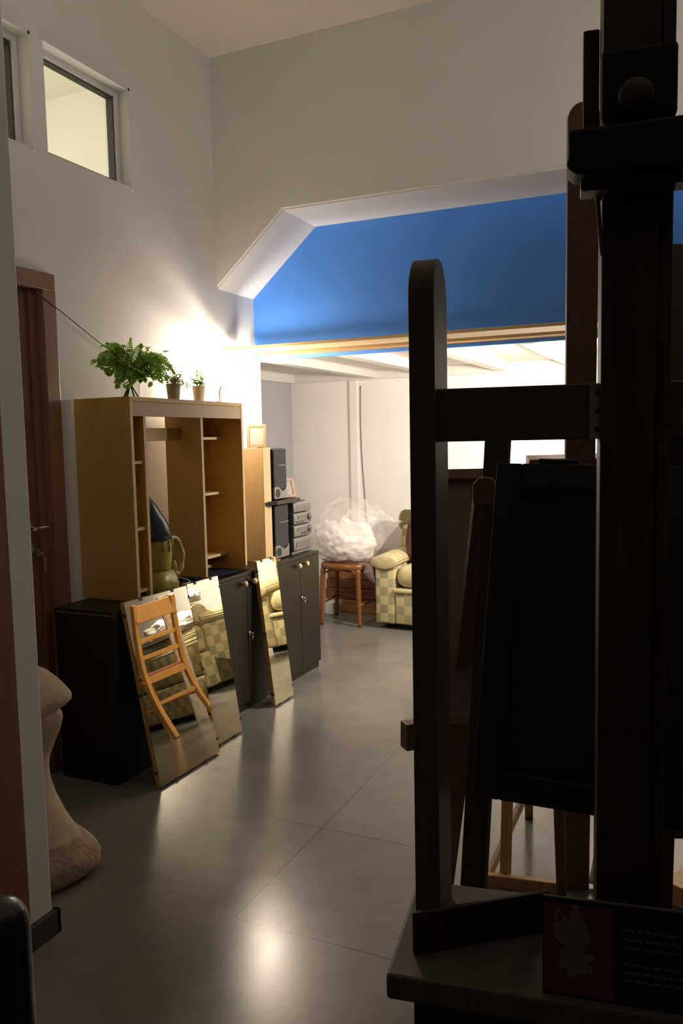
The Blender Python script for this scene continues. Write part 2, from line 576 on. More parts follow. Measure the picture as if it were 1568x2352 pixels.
# the lit neighbouring room behind the windows
bm = B(); box(bm, -5.6, XW-.14, 4.6, 4.7, 2.3, 4.0); struct('wall_neighbour_far', bm, 'cream')
bm = B(); box(bm, -5.7, -5.6, 1.2, 4.7, 2.3, 4.0); struct('wall_neighbour_left', bm, 'cream')
bm = B(); box(bm, -5.6, XW-.14, 1.1, 1.2, 2.3, 4.0); struct('wall_neighbour_near', bm, 'cream')
bm = B(); box(bm, -5.7, XW-.14, 1.1, 4.7, 3.924, 4.0); struct('ceiling_neighbour', bm, 'cream')
bm = B(); box(bm, -5.7, XW-.14, 1.1, 4.7, 2.22, 2.3); struct('floor_neighbour', bm, 'cream')

# door ------------------------------------------------------------
dr = bpy.data.objects.new('door_1', None); COL.objects.link(dr)
dr.matrix_basis = Matrix.Translation((XW, 2.3, 0)); dr['kind'] = 'structure'
bm = B()
box(bm, XW-.14, XW+.018, 2.700, 2.777, 0, 2.15, .003); box(bm, XW-.14, XW+.018, 1.885, 1.955, 0, 2.15, .003)
box(bm, XW-.14, XW+.018, 1.885, 2.777, 2.148, 2.222, .003)
link('door_frame', bm, 'casing', dr, world=True)
bm = B(); box(bm, XW-.075, XW-.035, 1.957, 2.698, .006, 2.146, .003)
box(bm, XW-.035, XW-.030, 2.075, 2.085, .25, 2.0); box(bm, XW-.035, XW-.030, 2.57, 2.58, .25, 2.0)
leaf = link('door_leaf', bm, 'door', dr, world=True)
bm = B(); box(bm, XW-.035, XW-.02, 2.655, 2.70, .006, 2.146, .002)
link('door_stop', bm, 'door', dr, world=True)
def lock_rose(z):
    bm = B(); lathe(bm, [(.026, 0), (.026, .008), (.02, .011)], (0, 0, 0), 20, Matrix.Translation((XW-.035, 2.605, z)) @ Matrix.Rotation(PI/2, 4, 'Y'))
    return bm
bm = lock_rose(1.12)
tube(bm, [(XW-.03, 2.605, 1.12), (XW+.012, 2.605, 1.12), (XW+.02, 2.595, 1.118)], .008, 10)
tube(bm, [(XW+.018, 2.605, 1.118), (XW+.02, 2.66, 1.122), (XW+.012, 2.685, 1.124)], .008, 10)
tube(bm, [(XW+.018, 2.605, 1.118), (XW+.02, 2.57, 1.114)], .008, 10)
link('door_handle', bm, 'metal', leaf, True, world=True)
bm = lock_rose(1.022)
box(bm, XW-.03, XW+.012, 2.600, 2.610, 1.012, 1.032, .002); box(bm, XW+.008, XW+.012, 2.600, 2.635, .998, 1.018, .002)
link('lock', bm, 'metal', leaf, False, world=True)
bm = B(); box(bm, XW+.002, XW+.008, 2.637, 2.652, .93, .985, .003)
tube(bm, [(XW+.01, 2.625, 1.0), (XW+.008, 2.64, .985)], .0015, 6)
link('key_tag', bm, 'frame_w', leaf, False, world=True)

# ------------------------------------------------------------------ lamp, wire and socket
LX, LY, LZ = -2.54, 4.245, 1.80
lamp = thing('wall_lamp', 'glowing white wall lamp by the niche corner, right of the potted plants', 'lamp', (XW, LY, 1.93))
bm = B(); ball(bm, (LX, LY, LZ), .066, 3)
link('bulb', bm, emis('bulb_glow', (1, .87, .70), 215), lamp, True, world=True)
bm = B(); box(bm, XW+.001, XW+.018, LY-.03, LY+.03, 1.90, 1.96, .005)
link('wall_plate', bm, 'pot_grey', lamp, False, world=True)
bm = B(); tube(bm, curve((XW+.018, LY, 1.93), (LX, LY, 1.94), (LX, LY, LZ+.09), 10), .007, 8)
lathe(bm, [(.012, .10), (.022, .09), (.022, .062)], (LX, LY, LZ), 16)
link('lamp_arm', bm, 'pot_grey', lamp, True, world=True)
CLX, CLY, CLZ = -2.445, 3.87, 1.785
lamp = thing('clip_lamp', 'glowing small white lamp clipped to the right end of the tall cupboard top', 'lamp', (CLX, 3.78, 1.685))
bm = B(); ball(bm, (CLX, CLY, CLZ), .056, 3)
link('bulb', bm, emis('small_bulb_glow', (1, .87, .70), 112), lamp, True, world=True)
bm = B(); tube(bm, curve((CLX, 3.775, 1.70), (CLX, 3.765, 1.77), (CLX, CLY-.052, CLZ+.002), 8), .007, 8)
link('lamp_arm', bm, 'pvc', lamp, True, world=True)
bm = B(); box(bm, CLX-.02, CLX+.02, 3.755, 3.80, 1.6845, 1.70, .003)
link('clamp', bm, 'pvc', lamp, False, world=True)
bm = B(); tube(bm, spline([(XW+.02, 2.662, 2.133), (XW+.02, 2.86, 2.04), (XW+.02, 3.056, 1.95), (XW+.02, 3.35, 1.84), (XW+.02, 3.70, 1.895), (XW+.02, 4.0, 1.93), (XW+.015, 4.21, 1.935)], 6), .0026, 6)
tag(link('wire', bm, 'cord_g', None, True), 'thin wire strung from the door corner across the wall behind the fern', 'wire')

# ------------------------------------------------------------------ base cabinets
BX = -2.285
def base_cabinet(y0, y1, label, split, key, knobs):
    t = thing('base_cabinet', label, 'cabinet', (-2.45, (y0+y1)/2, 0), 0, 'black base cabinets along the wall')
    bm = B(); box(bm, -2.612, BX-.018, y0, y1, .07, .745, .002); box(bm, -2.611, BX-.019, y0+.001, y1-.001, 0, .07)
    link('body', bm, 'black_wood', t, world=True)
    bm = B(); box(bm, -2.614, BX, y0-.002, y1, .745, .765, .002)
    link('top_panel', bm, 'black_wood', t, world=True)
    bm = B(); box(bm, -2.612, BX-.001, y0-.0045, y0-.002, .746, .753)
    link('edge_strip', bm, 'black_edge', t, world=True, label='worn brown edge strip')
    yc = split
    doors = []
    for a, b in ((y0+.002, yc-.0015), (yc+.0015, y1-.002)):
        bm = B(); box(bm, BX-.018, BX, a, b, .045, .743, .002)
        doors.append(link('door', bm, 'black_wood', t, world=True))
    for d, y in zip(doors, (yc-.05, yc+.05)):
        if not knobs: continue
        bm = B(); lathe(bm, [(.006, 0), (.006, .012), (.016, .02), (.017, .028), (.01, .036), (.002, .038)], (0, 0, 0), 16, Matrix.Translation((BX, y, .71)) @ Matrix.Rotation(PI/2, 4, 'Y'))
        link('knob', bm, 'knob', d, True, world=True, label='round cream knob')
    if key:
        bm = B(); lathe(bm, [(.012, 0), (.012, .006)], (0, 0, 0), 14, Matrix.Translation((BX, yc+.012, key)) @ Matrix.Rotation(PI/2, 4, 'Y'))
        tube(bm, [(BX, yc+.012, key), (BX+.02, yc+.012, key)], .003, 6)
        pts = [(BX+.022, yc+.012+.009*math.sin(a), key-.008+.013*math.cos(a)) for a in [2*PI*i/10 for i in range(11)]]
        tube(bm, pts, .0028, 6)
        tube(bm, [(BX+.021, yc+.01, key-.018), (BX+.018, yc+.016, key-.045)], .003, 6)
        link('key', bm, 'metal', doors[1], True, world=True, label='small metal key in its lock')
    return t
base_cabinet(2.65, 3.395, 'black wooden base cabinet nearest the door, partly behind the leaning mirrors', 3.02, .49, False)
base_cabinet(3.40, 4.045, 'black wooden base cabinet with cream knobs in the middle of the row', 3.73, .425, True)
base_cabinet(4.05, 4.63, 'black wooden base cabinet with cream knobs under the stereo speakers', 4.365, .50, True)

# ------------------------------------------------------------------ tall open cupboard
t = thing('open_cupboard', 'tall tan wooden cupboard without doors, standing on the black base cabinets', 'cupboard', (-2.49, 3.34, .765))
cx0, cx1, cy0, cy1, cz0, cz1 = -2.645, -2.328, 2.868, 3.812, .7655, 1.684
th = .018
def panel(name, a, m='tan'):
    bm = B(); box(bm, *a, .001); return link(name, bm, m, t, world=True)
panel('side_panel', (cx0, cx1, cy0, cy0+th, cz0, cz1))
panel('side_panel', (-2.555, cx1, cy1-th, cy1, cz0, cz1-.02))
panel('divider', (-2.555, cx1-.004, 2.962, 2.962+th, cz0, 1.664))
panel('divider', (-2.55, cx1-.004, 3.414, 3.414+th, .786, 1.664))
panel('top_panel', (-2.555, cx1, cy0+th, cy1, cz1-.02, cz1))
panel('fascia', (cx1-.016, cx1, cy0+.001, cy1-.001, 1.598, cz1-.021), 'tan_l')
for (ex, ey, ez) in ((cx1, cy0, cz1-.02), (cx1, cy1-th, cz1-.02), (cx1-.004, 2.962, 1.598), (cx1-.004, 3.414, 1.598)):
    bm = B(); box(bm, ex, ex+.002, ey, ey+th, cz0 + (.022 if ey == 3.414 else 0), ez)
    link('edge_strip', bm, 'tan_edge', t, world=True, label='pale front edge strip')
for z in (1.384, 1.083, .80):
    panel('shelf', (-2.55, cx1-.012, cy0+th, 2.962, z, z+.014), 'tan_edge')
for z in (1.488, 1.190, .848):
    panel('shelf', (-2.545, cx1-.115, 3.432, cy1-th, z, z+.014), 'tan_edge')
panel('rail', (-2.482, -2.464, 2.98, 3.414, 1.486, 1.55))
panel('back_panel', (-2.555, -2.551, cy0+th, 2.962, cz0, 1.664))
panel('back_panel', (-2.55, -2.546, 3.432, cy1-th, cz0+.02, 1.664))
for z in (1.515, .86):
    for y in (2.887, 2.95):
        bm = B(); box(bm, -2.42, -2.405, y, y+.012, z, z+.01, .002)
        link('fitting', bm, 'metal', t, world=True)

# ------------------------------------------------------------------ blender jug behind the cupboard opening
t = thing('kitchen_blender', 'olive green kitchen blender with dark blue jug standing inside the tan cupboard', 'blender', (-2.415, 3.135, .7655))
def sq_loft(bm, secs, n=24, e=3.0, M_=None):
    """superellipse sections (cx,cy,z,rx,ry)"""
    rings = []
    for (cx, cy, z, rx, ry) in secs:
        g = []
        for k in range(n):
            a = 2*PI*k/n
            c, s = math.cos(a), math.sin(a)
            g.append(bm.verts.new((cx+rx*math.copysign(abs(c)**(2/e), c), cy+ry*math.copysign(abs(s)**(2/e), s), z)))
        rings.append(g)
    for a, b in zip(rings, rings[1:]):
        for k in range(n):
            bm.faces.new((a[k], a[(k+1) % n], b[(k+1) % n], b[k]))
    bm.faces.new(rings[0][::-1]); bm.faces.new(rings[-1])
    vs = [v for g in rings for v in g]
    if M_ is not None: bmesh.ops.transform(bm, matrix=M_, verts=vs)
    return vs
bm = B(); sq_loft(bm, [(0, 0, 0, .070, .072), (0, 0, .008, .074, .076), (0, 0, .05, .070, .072), (0, 0, .085, .056, .058), (0, 0, .09, .05, .052)], e=4)
box(bm, .066, .072, -.018, .016, .02, .05, .003)
link('motor_base', bm, 'olive', t, True)
bm = B(); lathe(bm, [(.052, .09), (.056, .10), (.062, .15), (.064, .20), (.062, .222)], (0, 0, 0), 28)
for a in (-.5, 0, .5): tube(bm, [(.062*math.cos(a), .062*math.sin(a), .175), (.065*math.cos(a), .065*math.sin(a), .222)], .006, 6)
link('collar', bm, 'olive', t, True)
bm = B(); lathe(bm, [(.058, .2222), (.074, .245), (.068, .30), (.046, .38), (.022, .43), (.002, .44)], (0, 0, 0), 28, Matrix.Shear('XY', 4, (0, 0)) )
bmesh.ops.transform(bm, matrix=Matrix.Translation((0, 0, .222)) @ Matrix.Shear('XY', 4, (0, -.42)) @ Matrix.Translation((0, 0, -.222)), verts=bm.verts[:])
link('jug', bm, 'jug', t, True)
bm = B()
hp = spline([(.025, .052, .225), (.03, .09, .222), (.035, .122, .17), (.035, .124, .105), (.03, .10, .062), (.025, .082, .075), (.025, .078, .12)], 6)
tube(bm, hp, [.012+.002*math.sin(i) for i in range(len(hp))], 10)
link('handle', bm, 'olive', t, True)
t.scale = (1.12, 1.12, 1.1)
bm = B(); tube(bm, spline([(-2.321, 3.20, .7695), (-2.34, 3.235, .7695), (-2.41, 3.30, .7695), (-2.479, 3.364, .776), (-2.52, 3.37, .783), (-2.53, 3.395, .785), (-2.49, 3.392, .784), (-2.42, 3.36, .782), (-2.373, 3.332, .775), (-2.39, 3.27, .7695), (-2.43, 3.23, .7695)], 6), .0036, 8)
tag(link('power_cord', bm, 'cord_w', None, True), 'loose white cord curled on the base cabinet beside the blender', 'cord')
# navy cloth on the cabinet top
bm = B()
n = 12
vv = [[bm.verts.new((-2.55+.235*i/n, 3.27+.48*j/n+.01*math.sin(i*1.3), .7665+.006*(1+math.sin(i*1.7+j*.9))*(.3 + math.sin(PI*i/n)*math.sin(PI*j/n)))) for j in range(n+1)] for i in range(n+1)]
for i in range(n):
    for j in range(n):
        bm.faces.new((vv[i][j], vv[i+1][j], vv[i+1][j+1], vv[i][j+1]))
bmesh.ops.solidify(bm, geom=bm.faces[:], thickness=.004)
bmesh.ops.transform(bm, matrix=Matrix.Translation((0, 0, .004)), verts=bm.verts[:])
tag(link('folded_cloth', bm, 'cloth_b', None, True), 'dark navy cloth lying on the black cabinet inside the cupboard', 'cloth')

# ------------------------------------------------------------------ leaning mirrors
def mirror(bl, br, tl, tr, label):
    """bottom-left, bottom-right, top-left, top-right of the face"""
    bl, br, tl, tr = map(Vector, (bl, br, tl, tr))
    u = (br-bl).normalized(); w = ((tl-bl)+(tr-br)).normalized()
    nrm = u.cross(w).normalized()
    if nrm.x < 0: nrm = -nrm
    w = nrm.cross(u) if nrm.cross(u).z > 0 else u.cross(nrm)
    W_, H_ = (br-bl).length, ((tl-bl).length+(tr-br).length)/2
    Mx = Matrix((u, w, nrm)).transposed().to_4x4(); Mx.translation = bl
    t = thing('mirror', label, 'mirror', group='tall mirrors leaning on the base cabinets', M_=Mx)
    bm = B(); box(bm, 0, W_, 0, H_, -.022, -.0045, .001)
    link('backing_board', bm, 'gold_edge', t)
    bm = B(); box(bm, .002, W_-.002, .002, H_-.002, -.0045, 0)
    link('mirror_glass', bm, 'mirror', t)
    for fx in (0, 1):
        for fy in (.08, .5, .93):
            x = fx*W_
            bm = B(); box(bm, x-.004, x+.004, fy*H_-.007, fy*H_+.007, -.023, .003, .001); link('clip', bm, 'cord_k', t)
    for fx in (.25, .75):
        bm = B(); box(bm, fx*W_-.007, fx*W_+.007, -.003, .006, -.023, .003, .001); link('clip', bm, 'cord_k', t)
        bm = B(); box(bm, fx*W_-.009, fx*W_+.009, H_-.012, H_+.003, -.023, .003, .001); link('clip', bm, 'cord_k', t)
    return t
zb = .008
mirror((-2.105, 2.69, zb), (-2.09, 3.125, zb), (-2.258, 2.715, .80), (-2.258, 3.15, .80), 'widest leaning frameless mirror, nearest the door, reflecting a ladder back chair')
mirror((-2.145, 3.145, zb), (-2.138, 3.405, zb), (-2.258, 3.20, .80), (-2.258, 3.455, .80), 'second leaning mirror, close behind the widest one, reflecting checked upholstery')
mirror((-2.165, 3.80, zb), (-2.158, 4.005, zb), (-2.258, 3.825, .815), (-2.258, 4.04, .815), 'narrow leaning mirror standing apart by the stereo cabinet, reflecting the armchair seat')

# ------------------------------------------------------------------ narrow tower, stereo, frames
t = thing('narrow_cabinet', 'narrow tan upright cabinet beside the stereo speakers with a picture frame on top', 'cabinet', (-2.49, 4.105, .765))
bm = B(); box(bm, -2.63, -2.352, 4.06, 4.148, .766, 1.435, .002)
link('carcass', bm, 'tan_l', t, world=True)
bm = B(); box(bm, -2.352, -2.350, 4.062, 4.146, .768, 1.433)
link('front_panel', bm, 'tan_edge', t, world=True, label='pale front panel')
bm = B(); box(bm, -2.35, -2.30, 3.96, 4.148, .766, .778, .001)
tag(link('wood_strip', bm, 'board_b'), 'low brown wooden strip lying at the foot of the narrow tan cabinet', 'strip')

def speaker(label, x, y0, y1, z0, z1):
    t = thing('speaker', label, 'speaker', (x-.09, (y0+y1)/2, z0), 0, 'black hi-fi speakers')
    bm = B(); box(bm, x-.19, x, y0, y1, z0, z1, .012, None, 3); link('cabinet', bm, 'black', t, world=True)
    H = z1-z0; W = y1-y0
    bm = B(); box(bm, x, x+.012, y0+.006, y1-.006, z0+.20*H, z1-.006, .006); link('grille', bm, 'speaker', t, world=True)
    bm = B(); box(bm, x+.008, x+.016, y0+.35*W, y1-.01, z0+.655*H, z0+.675*H, .003); link('trim_bar', bm, 'silver', t, world=True, label='silver trim bar')
    bm = B()
    pts = [(y0+.006, z0+.006), (y1-.006, z0+.006), (y1-.006, z0+.26*H), (y1-.02, z0+.20*H), (y1-.06, z0+.16*H), (y0+.08, z0+.21*H), (y0+.05, z0+.255*H), (y0+.006, z0+.25*H)]
    prism(bm, pts, 0, x, x+.014, .003); pl = link('port_plate', bm, 'silver', t, world=True, label='silver bass port plate')
    bm = B(); lathe(bm, [(.026, 0), (.026, .003)], (0, 0, 0), 20, Matrix.Translation((x+.013, y0+.045, z0+.13*H)) @ Matrix.Rotation(PI/2, 4, 'Y'))
    link('port', bm, 'rubber', pl, world=True, label='black round port')
speaker('lower black speaker standing on the base cabinet beside the silver stereo', -2.350, 4.155, 4.335, .7665, 1.095)
speaker('upper black speaker on the dark shelf above the other speaker', -2.350, 4.158, 4.325, 1.1225, 1.432)
bm = B(); prism(bm, [(-2.53, 4.152), (-2.342, 4.152), (-2.338, 4.07), (-2.30, 4.13), (-2.30, 4.42), (-2.53, 4.44)], 2, 1.098, 1.121, .003)
tag(link('shelf_board', bm, 'black_wood'), 'dark shelf board between the two speakers', 'board')
t = thing('stereo_system', 'silver and black stacked stereo system on the far base cabinet', 'stereo', (-2.45, 4.49, .7655))
y0, y1 = 4.375, 4.615
bm = B(); box(bm, -2.56, -2.345, y0, y1, .766, .782, .003); link('stereo_base', bm, 'silver', t, world=True)
bm = B(); box(bm, -2.57, -2.365, y0+.002, y1-.002, .783, 1.092, .004); link('casing', bm, 'black', t, world=True)
zz = [.786, .874, .952, 1.028, 1.094]
for k in range(4):
    a, b = zz[k], zz[k+1]-.006
    bm = B(); box(bm, -2.365, -2.325-.004*(k == 0), y0, y1, a, b, .008, None, 3)
    u = link('front_unit', bm, 'silver', t, True, world=True)
    bm = B()
    h = b-a
    if k == 3:
        for q in (.35, .55, .7): box(bm, -2.326, -2.322, y0+.03, y1-.015, a+q*h, a+q*h+.004)
    elif k == 2:
        box(bm, -2.326, -2.322, y0+.05, y1-.07, a+.45*h, a+.8*h, .001)
        for j in range(5): box(bm, -2.326, -2.321, y0+.03+j*.022, y0+.042+j*.022, a+.15*h, a+.3*h, .001)
    elif k == 1:
        box(bm, -2.326, -2.322, y0+.04, y1-.05, a+.5*h, a+.78*h, .001)
        for j in range(6): box(bm, -2.326, -2.321, y0+.09+j*.018, y0+.101+j*.018, a+.2*h, a+.36*h, .001)
    else:
        box(bm, -2.330, -2.326, y0+.03, y1-.03, a+.3*h, a+.72*h, .001)
    link('display', bm, 'silver_d', u, world=True)
    if k in (1, 2):
        bm = B(); lathe(bm, [(.022, 0), (.02, .012)], (0, 0, 0), 20, Matrix.Translation((-2.327, y1-.035, a+.55*h)) @ Matrix.Rotation(PI/2, 4, 'Y'))
        link('dial', bm, 'silver_d', u, True, world=True)

def picture_frame(label, M_, w, h, stand=True):
    t = thing('picture_frame', label, 'picture frame', M_=M_)
    bm = B(); e = .017
    box(bm, -w/2, -w/2+e, -.008, .006, 0, h, .002); box(bm, w/2-e, w/2, -.008, .006, 0, h, .002)
    box(bm, -w/2+e, w/2-e, -.008, .006, 0, e, .002); box(bm, -w/2+e, w/2-e, -.008, .006, h-e, h, .002)
    link('frame', bm, 'frame_w', t)
    bm = B(); box(bm, -w/2+e-.002, w/2-e+.002, -.004, .003, e-.002, h-e+.002); p = link('sheet', bm, 'paper', t)
    bm = B()
    for k in range(3): box(bm, -w*.2, w*.2-.01*k, -.0046, -.004, h*.42+k*.012, h*.42+k*.012+.002)
    link('faint_line', bm, 'pot_grey', p)
    if stand:
        bm = B(); bar(bm, (0, .006, h*.7), (0, .06, .004), .03, .003); link('stand', bm, 'frame_w', t)
picture_frame('small pale wooden picture frame on top of the narrow tan cabinet', Matrix.Translation((-2.405, 4.085, 1.437)) @ Matrix.Rotation(R(14), 4, 'Z') @ Matrix.Rotation(R(-6), 4, 'X'), .115, .135)
t = thing('tabletop_easel', 'tiny dark brown tabletop easel behind the upper speaker', 'easel', (-2.425, 4.375, 1.122))
bm = B(); box(bm, -.006, .006, -.006, .006, 0, .25, .002); link('mast', bm, 'brown_chair', t)
bm = B(); tube(bm, [(0, 0, .235), (.022, .012, .235)], .004, 6); ball(bm, (.026, .014, .235), .008, 2); link('screw_knob', bm, 'brown_chair', t, True)
bm = B(); box(bm, -.05, .05, -.012, .012, 0, .008, .002); link('foot', bm, 'brown_chair', t)
picture_frame('small pale frame seen edge on, leaning beside the upper speaker', Matrix.Translation((-2.335, 4.36, 1.126)) @ Matrix.Rotation(R(62), 4, 'Z') @ Matrix.Rotation(R(-17), 4, 'X'), .075, .12)

# ------------------------------------------------------------------ plants on the cupboard
def leafblade(bm, base, d, n, L, W):
    d = d.normalized(); s = d.cross(n).normalized()
    n = s.cross(d)
    p = [base, base+d*L*.3+s*W*.5+n*.002, base+d*L*.68+s*W*.42, base+d*L-n*L*.12, base+d*L*.68-s*W*.42, base+d*L*.3-s*W*.5+n*.002]
    m1 = base+d*L*.5-n*W*.12
    v = [bm.verts.new(q) for q in p]; c = bm.verts.new(m1)
    for k in range(6): bm.faces.new((v[k], v[(k+1) % 6], c))
def fern_frond(pts, L, W, n=22):
    bm = B(); P = spline(pts, 10); tube(bm, P, .0018, 5)
    m = len(P)
    for i in range(2, m-1):
        tt = i/(m-1)
        d = (P[i+1]-P[i-1]).normalized()
        side = d.cross(Vector((.8, -.55, .45)))
        side = side.normalized() if side.length > .05 else Vector((0, 1, 0))
        nn = side.cross(d)
        ln = L*math.sin(PI*min(1, .18+.86*tt))**.7*(1-.35*tt)
        for s in (-1, 1):
            leafblade(bm, P[i], side*s+d*.35-nn*.1, nn, max(ln, .008), W)
    return bm
def sprig(pts, size, n=9):
    bm = B(); P = spline(pts, 6); tube(bm, P, .0018, 5)
    for i in range(2, len(P)):
        for s in range(2):
            d = Vector((random.uniform(-1, 1), random.uniform(-1, 1), random.uniform(-.5, .6)))
            b = P[i]; q = b + d.normalized()*size*.5
            tube(bm, [b, q], .001, 4)
            leafblade(bm, q, d + Vector((0, 0, -.3)), Vector((.6, -.2, .7)), size*random.uniform(.8, 1.3), size*.75)
    return bm
VX, VY, VZ = -2.45, 3.03, 1.685
t = thing('glass_vase', 'clear cylindrical glass vase on the left end of the tall cupboard', 'vase', (VX, VY, VZ))
bm = B(); lathe(bm, [(.046, .0005), (.047, .105), (.0445, .105), (.0435, .006), (.002, .006)], (0, 0, 0), 32, None, False); link('vase_body', bm, 'vase_glass', t, True)
t = thing('fern_bouquet', 'bushy green fern and leaf bouquet in the clear vase', 'plant', (VX, VY, VZ))
o = Vector((VX, VY, VZ+.10))
A = Vector((.3, .95, 0)).normalized()     # roughly along the wall
Bv = Vector((1, -.1, 0))
def P3(a, b, z): return Vector((VX, VY, VZ)) + A*a + Bv*b + Vector((0, 0, z))
for k, (a, b) in enumerate(((-.022, .01), (.018, .0), (-.012, -.016), (.024, .016), (.002, .02), (-.03, -.002))):
    bm = B(); tube(bm, [P3(a*1.15, b, .007), P3(0, 0, .07), P3(-a*.7, -b*.7, .125)], .0033, 6); link('stem', bm, 'stem', t, True, world=True)
ferns = [
    [(0, 0, .09), (.0, .0, .18), (.004, .01, .255)],
    [(0, 0, .10), (-.04, .01, .18), (-.08, .02, .215), (-.11, .03, .20)],
    [(0, 0, .09), (-.06, .0, .15), (-.12, .0, .17), (-.155, .01, .13)],
    [(0, 0, .10), (.07, .0, .165), (.14, .02, .185), (.20, .03, .12)],
    [(0, 0, .10), (.06, .03, .14), (.11, .05, .135), (.135, .06, .06)],
    [(0, 0, .10), (-.06, .05, .12), (-.11, .07, .09), (-.13, .08, .05)],
    [(0, 0, .10), (.01, .06, .16), (.02, .10, .15), (.03, .12, .09)],
    [(0, 0, .10), (-.03, -.03, .20), (-.06, -.05, .235)],
    [(0, 0, .10), (.08, -.03, .17), (.16, -.04, .18), (.21, -.03, .14)],
    [(0, 0, .10), (.05, .03, .17), (.10, .06, .17), (.15, .08, .11)],
    [(0, 0, .10), (-.05, .03, .18), (-.10, .05, .19), (-.15, .06, .15)],
    [(0, 0, .10), (.03, .0, .18), (.055, .01, .235)],
]
for i, f in enumerate(ferns):
    bm = fern_frond([P3(q[0]*1.12, q[1]*1.2, .09+(q[2]-.09)*1.14) for q in f], .042 if i else .034, .0085)
    link('frond', bm, 'leaf2' if i in (0, 3, 8) else 'leaf', t, world=True)
sprigs = [
    [(0, 0, .10), (-.08, .03, .17), (-.13, .04, .19)], [(0, 0, .10), (-.10, .03, .13), (-.155, .05, .12)], [(0, 0, .10), (-.07, .06, .11), (-.12, .08, .06)],
    [(0, 0, .10), (.05, .02, .17), (.075, .02, .225)], [(0, 0, .10), (.08, .04, .17), (.12, .04, .195)], [(0, 0, .10), (.06, .05, .11), (.09, .07, .10)],
    [(0, 0, .10), (-.03, .05, .13), (-.05, .08, .12)], [(0, 0, .10), (-.05, .0, .17), (-.09, -.01, .215)], [(0, 0, .10), (.03, .05, .12), (.05, .08, .08)],
    [(0, 0, .10), (-.06, .04, .15), (-.10, .05, .175)], [(0, 0, .10), (.03, .03, .14), (.06, .05, .15)], [(0, 0, .10), (-.03, .02, .16), (-.055, .03, .205)], [(0, 0, .10), (.10, .02, .13), (.15, .03, .15)], [(0, 0, .10), (-.04, .07, .11), (-.075, .09, .07)],
    [(0, 0, .10), (-.02, .06, .10), (-.03, .09, .09)], [(0, 0, .10), (-.10, .0, .15), (-.145, .0, .165)], [(0, 0, .10), (.0, .05, .16), (.0, .07, .17)],
]
for i, f in enumerate(sprigs):
    bm = sprig([P3(q[0]*1.12, q[1]*1.2, .09+(q[2]-.09)*1.1) for q in f], .029)
    link('leaf_sprig', bm, 'leaf' if i % 3 else 'leaf2', t, world=True)

def pot_plant(label, x, y, z, r, h, m, flowers, trail, seed):
    random.seed(seed)
    t = thing('potted_plant', label, 'potted plant', (x, y, z), 0, 'small potted plants on the tall cupboard')
    bm = B(); lathe(bm, [(r*.78, .0005), (r*.8, .004), (r, h), (r*1.03, h), (r*1.03, h-.002), (r*.94, h-.001), (r*.9, h-.012), (.002, h-.012)], (0, 0, 0), 28, None, False)
    link('pot', bm, m, t, True)
    bm = B(); lathe(bm, [(r*.9, h-.0118), (r*.5, h-.008), (.002, h-.006)], (0, 0, 0), 20, None, False); link('soil', bm, 'soil', t, True)
    bm = B()
    for k in range(26):
        a = random.uniform(0, 2*PI); rr = random.uniform(.4, 1.5)*r
        top = Vector((rr*math.cos(a), rr*math.sin(a), h+random.uniform(.0, .05)))
        P = curve((0, 0, h-.01), (top.x*.5, top.y*.5, h+.03), top, 5); tube(bm, P, .0011, 4)
        for q in P[2:]:
            d = Vector((random.uniform(-1, 1), random.uniform(-1, 1), random.uniform(-.2, .6))); leafblade(bm, q, d, Vector((.5, 0, .8)), random.uniform(.012, .02), .011)
    for k in range(trail):
        e = Vector((random.uniform(0, .02), .06+.035*k, h+random.uniform(-.012, .012)))
        P = curve((0, 0, h-.005), (e.x*.5, e.y*.6, h+.03), e, 7); tube(bm, P, .0011, 4)
        for q in P[2:]:
            for _ in range(2):
                d = Vector((random.uniform(-1, 1), random.uniform(-1, 1), random.uniform(-.4, .6))); leafblade(bm, q, d, Vector((.5, 0, .8)), random.uniform(.012, .018), .010)
    link('foliage', bm, 'leaf3', t)
    if flowers:
        bm = B()
        for k in range(12):
            a = random.uniform(0, 2*PI); rr = random.uniform(.3, 1.6)*r
            q = Vector((rr*math.cos(a), rr*math.sin(a), h+random.uniform(.04, .075)))
            tube(bm, [(q.x*.5, q.y*.5, h), q], .0009, 4)
            for j in range(5):
                b = 2*PI*j/5; leafblade(bm, q, Vector((math.cos(b), math.sin(b), .25)), Vector((0, 0, 1)), .009, .007)
        link('blossom', bm, 'petal', t)
    else:
        bm = B()
        for s in (-1, 1):
            P = curve((0, .006*s, h-.01), (0, .012*s, h+.03), (.004, .02*s, h+.075), 7); tube(bm, P, .0015, 4)
            for q in P[2:]:
                for j in range(3):
                    d = Vector((random.uniform(-1, 1), random.uniform(-1, 1), random.uniform(.2, 1))); leafblade(bm, q, d, Vector((.7, 0, .5)), .016, .010)
        link('shoot', bm, 'leaf2', t)
pot_plant('grey pot with small white flowers and trailing leaves, beside the vase', -2.43, 3.335, 1.685, .036, .082, 'pot_grey', True, 3, 3)
pot_plant('small pale pot with upright shoots, nearest the glowing lamp', -2.43, 3.555, 1.685, .034, .082, 'pot_white', False, 0, 5)
random.seed(11)

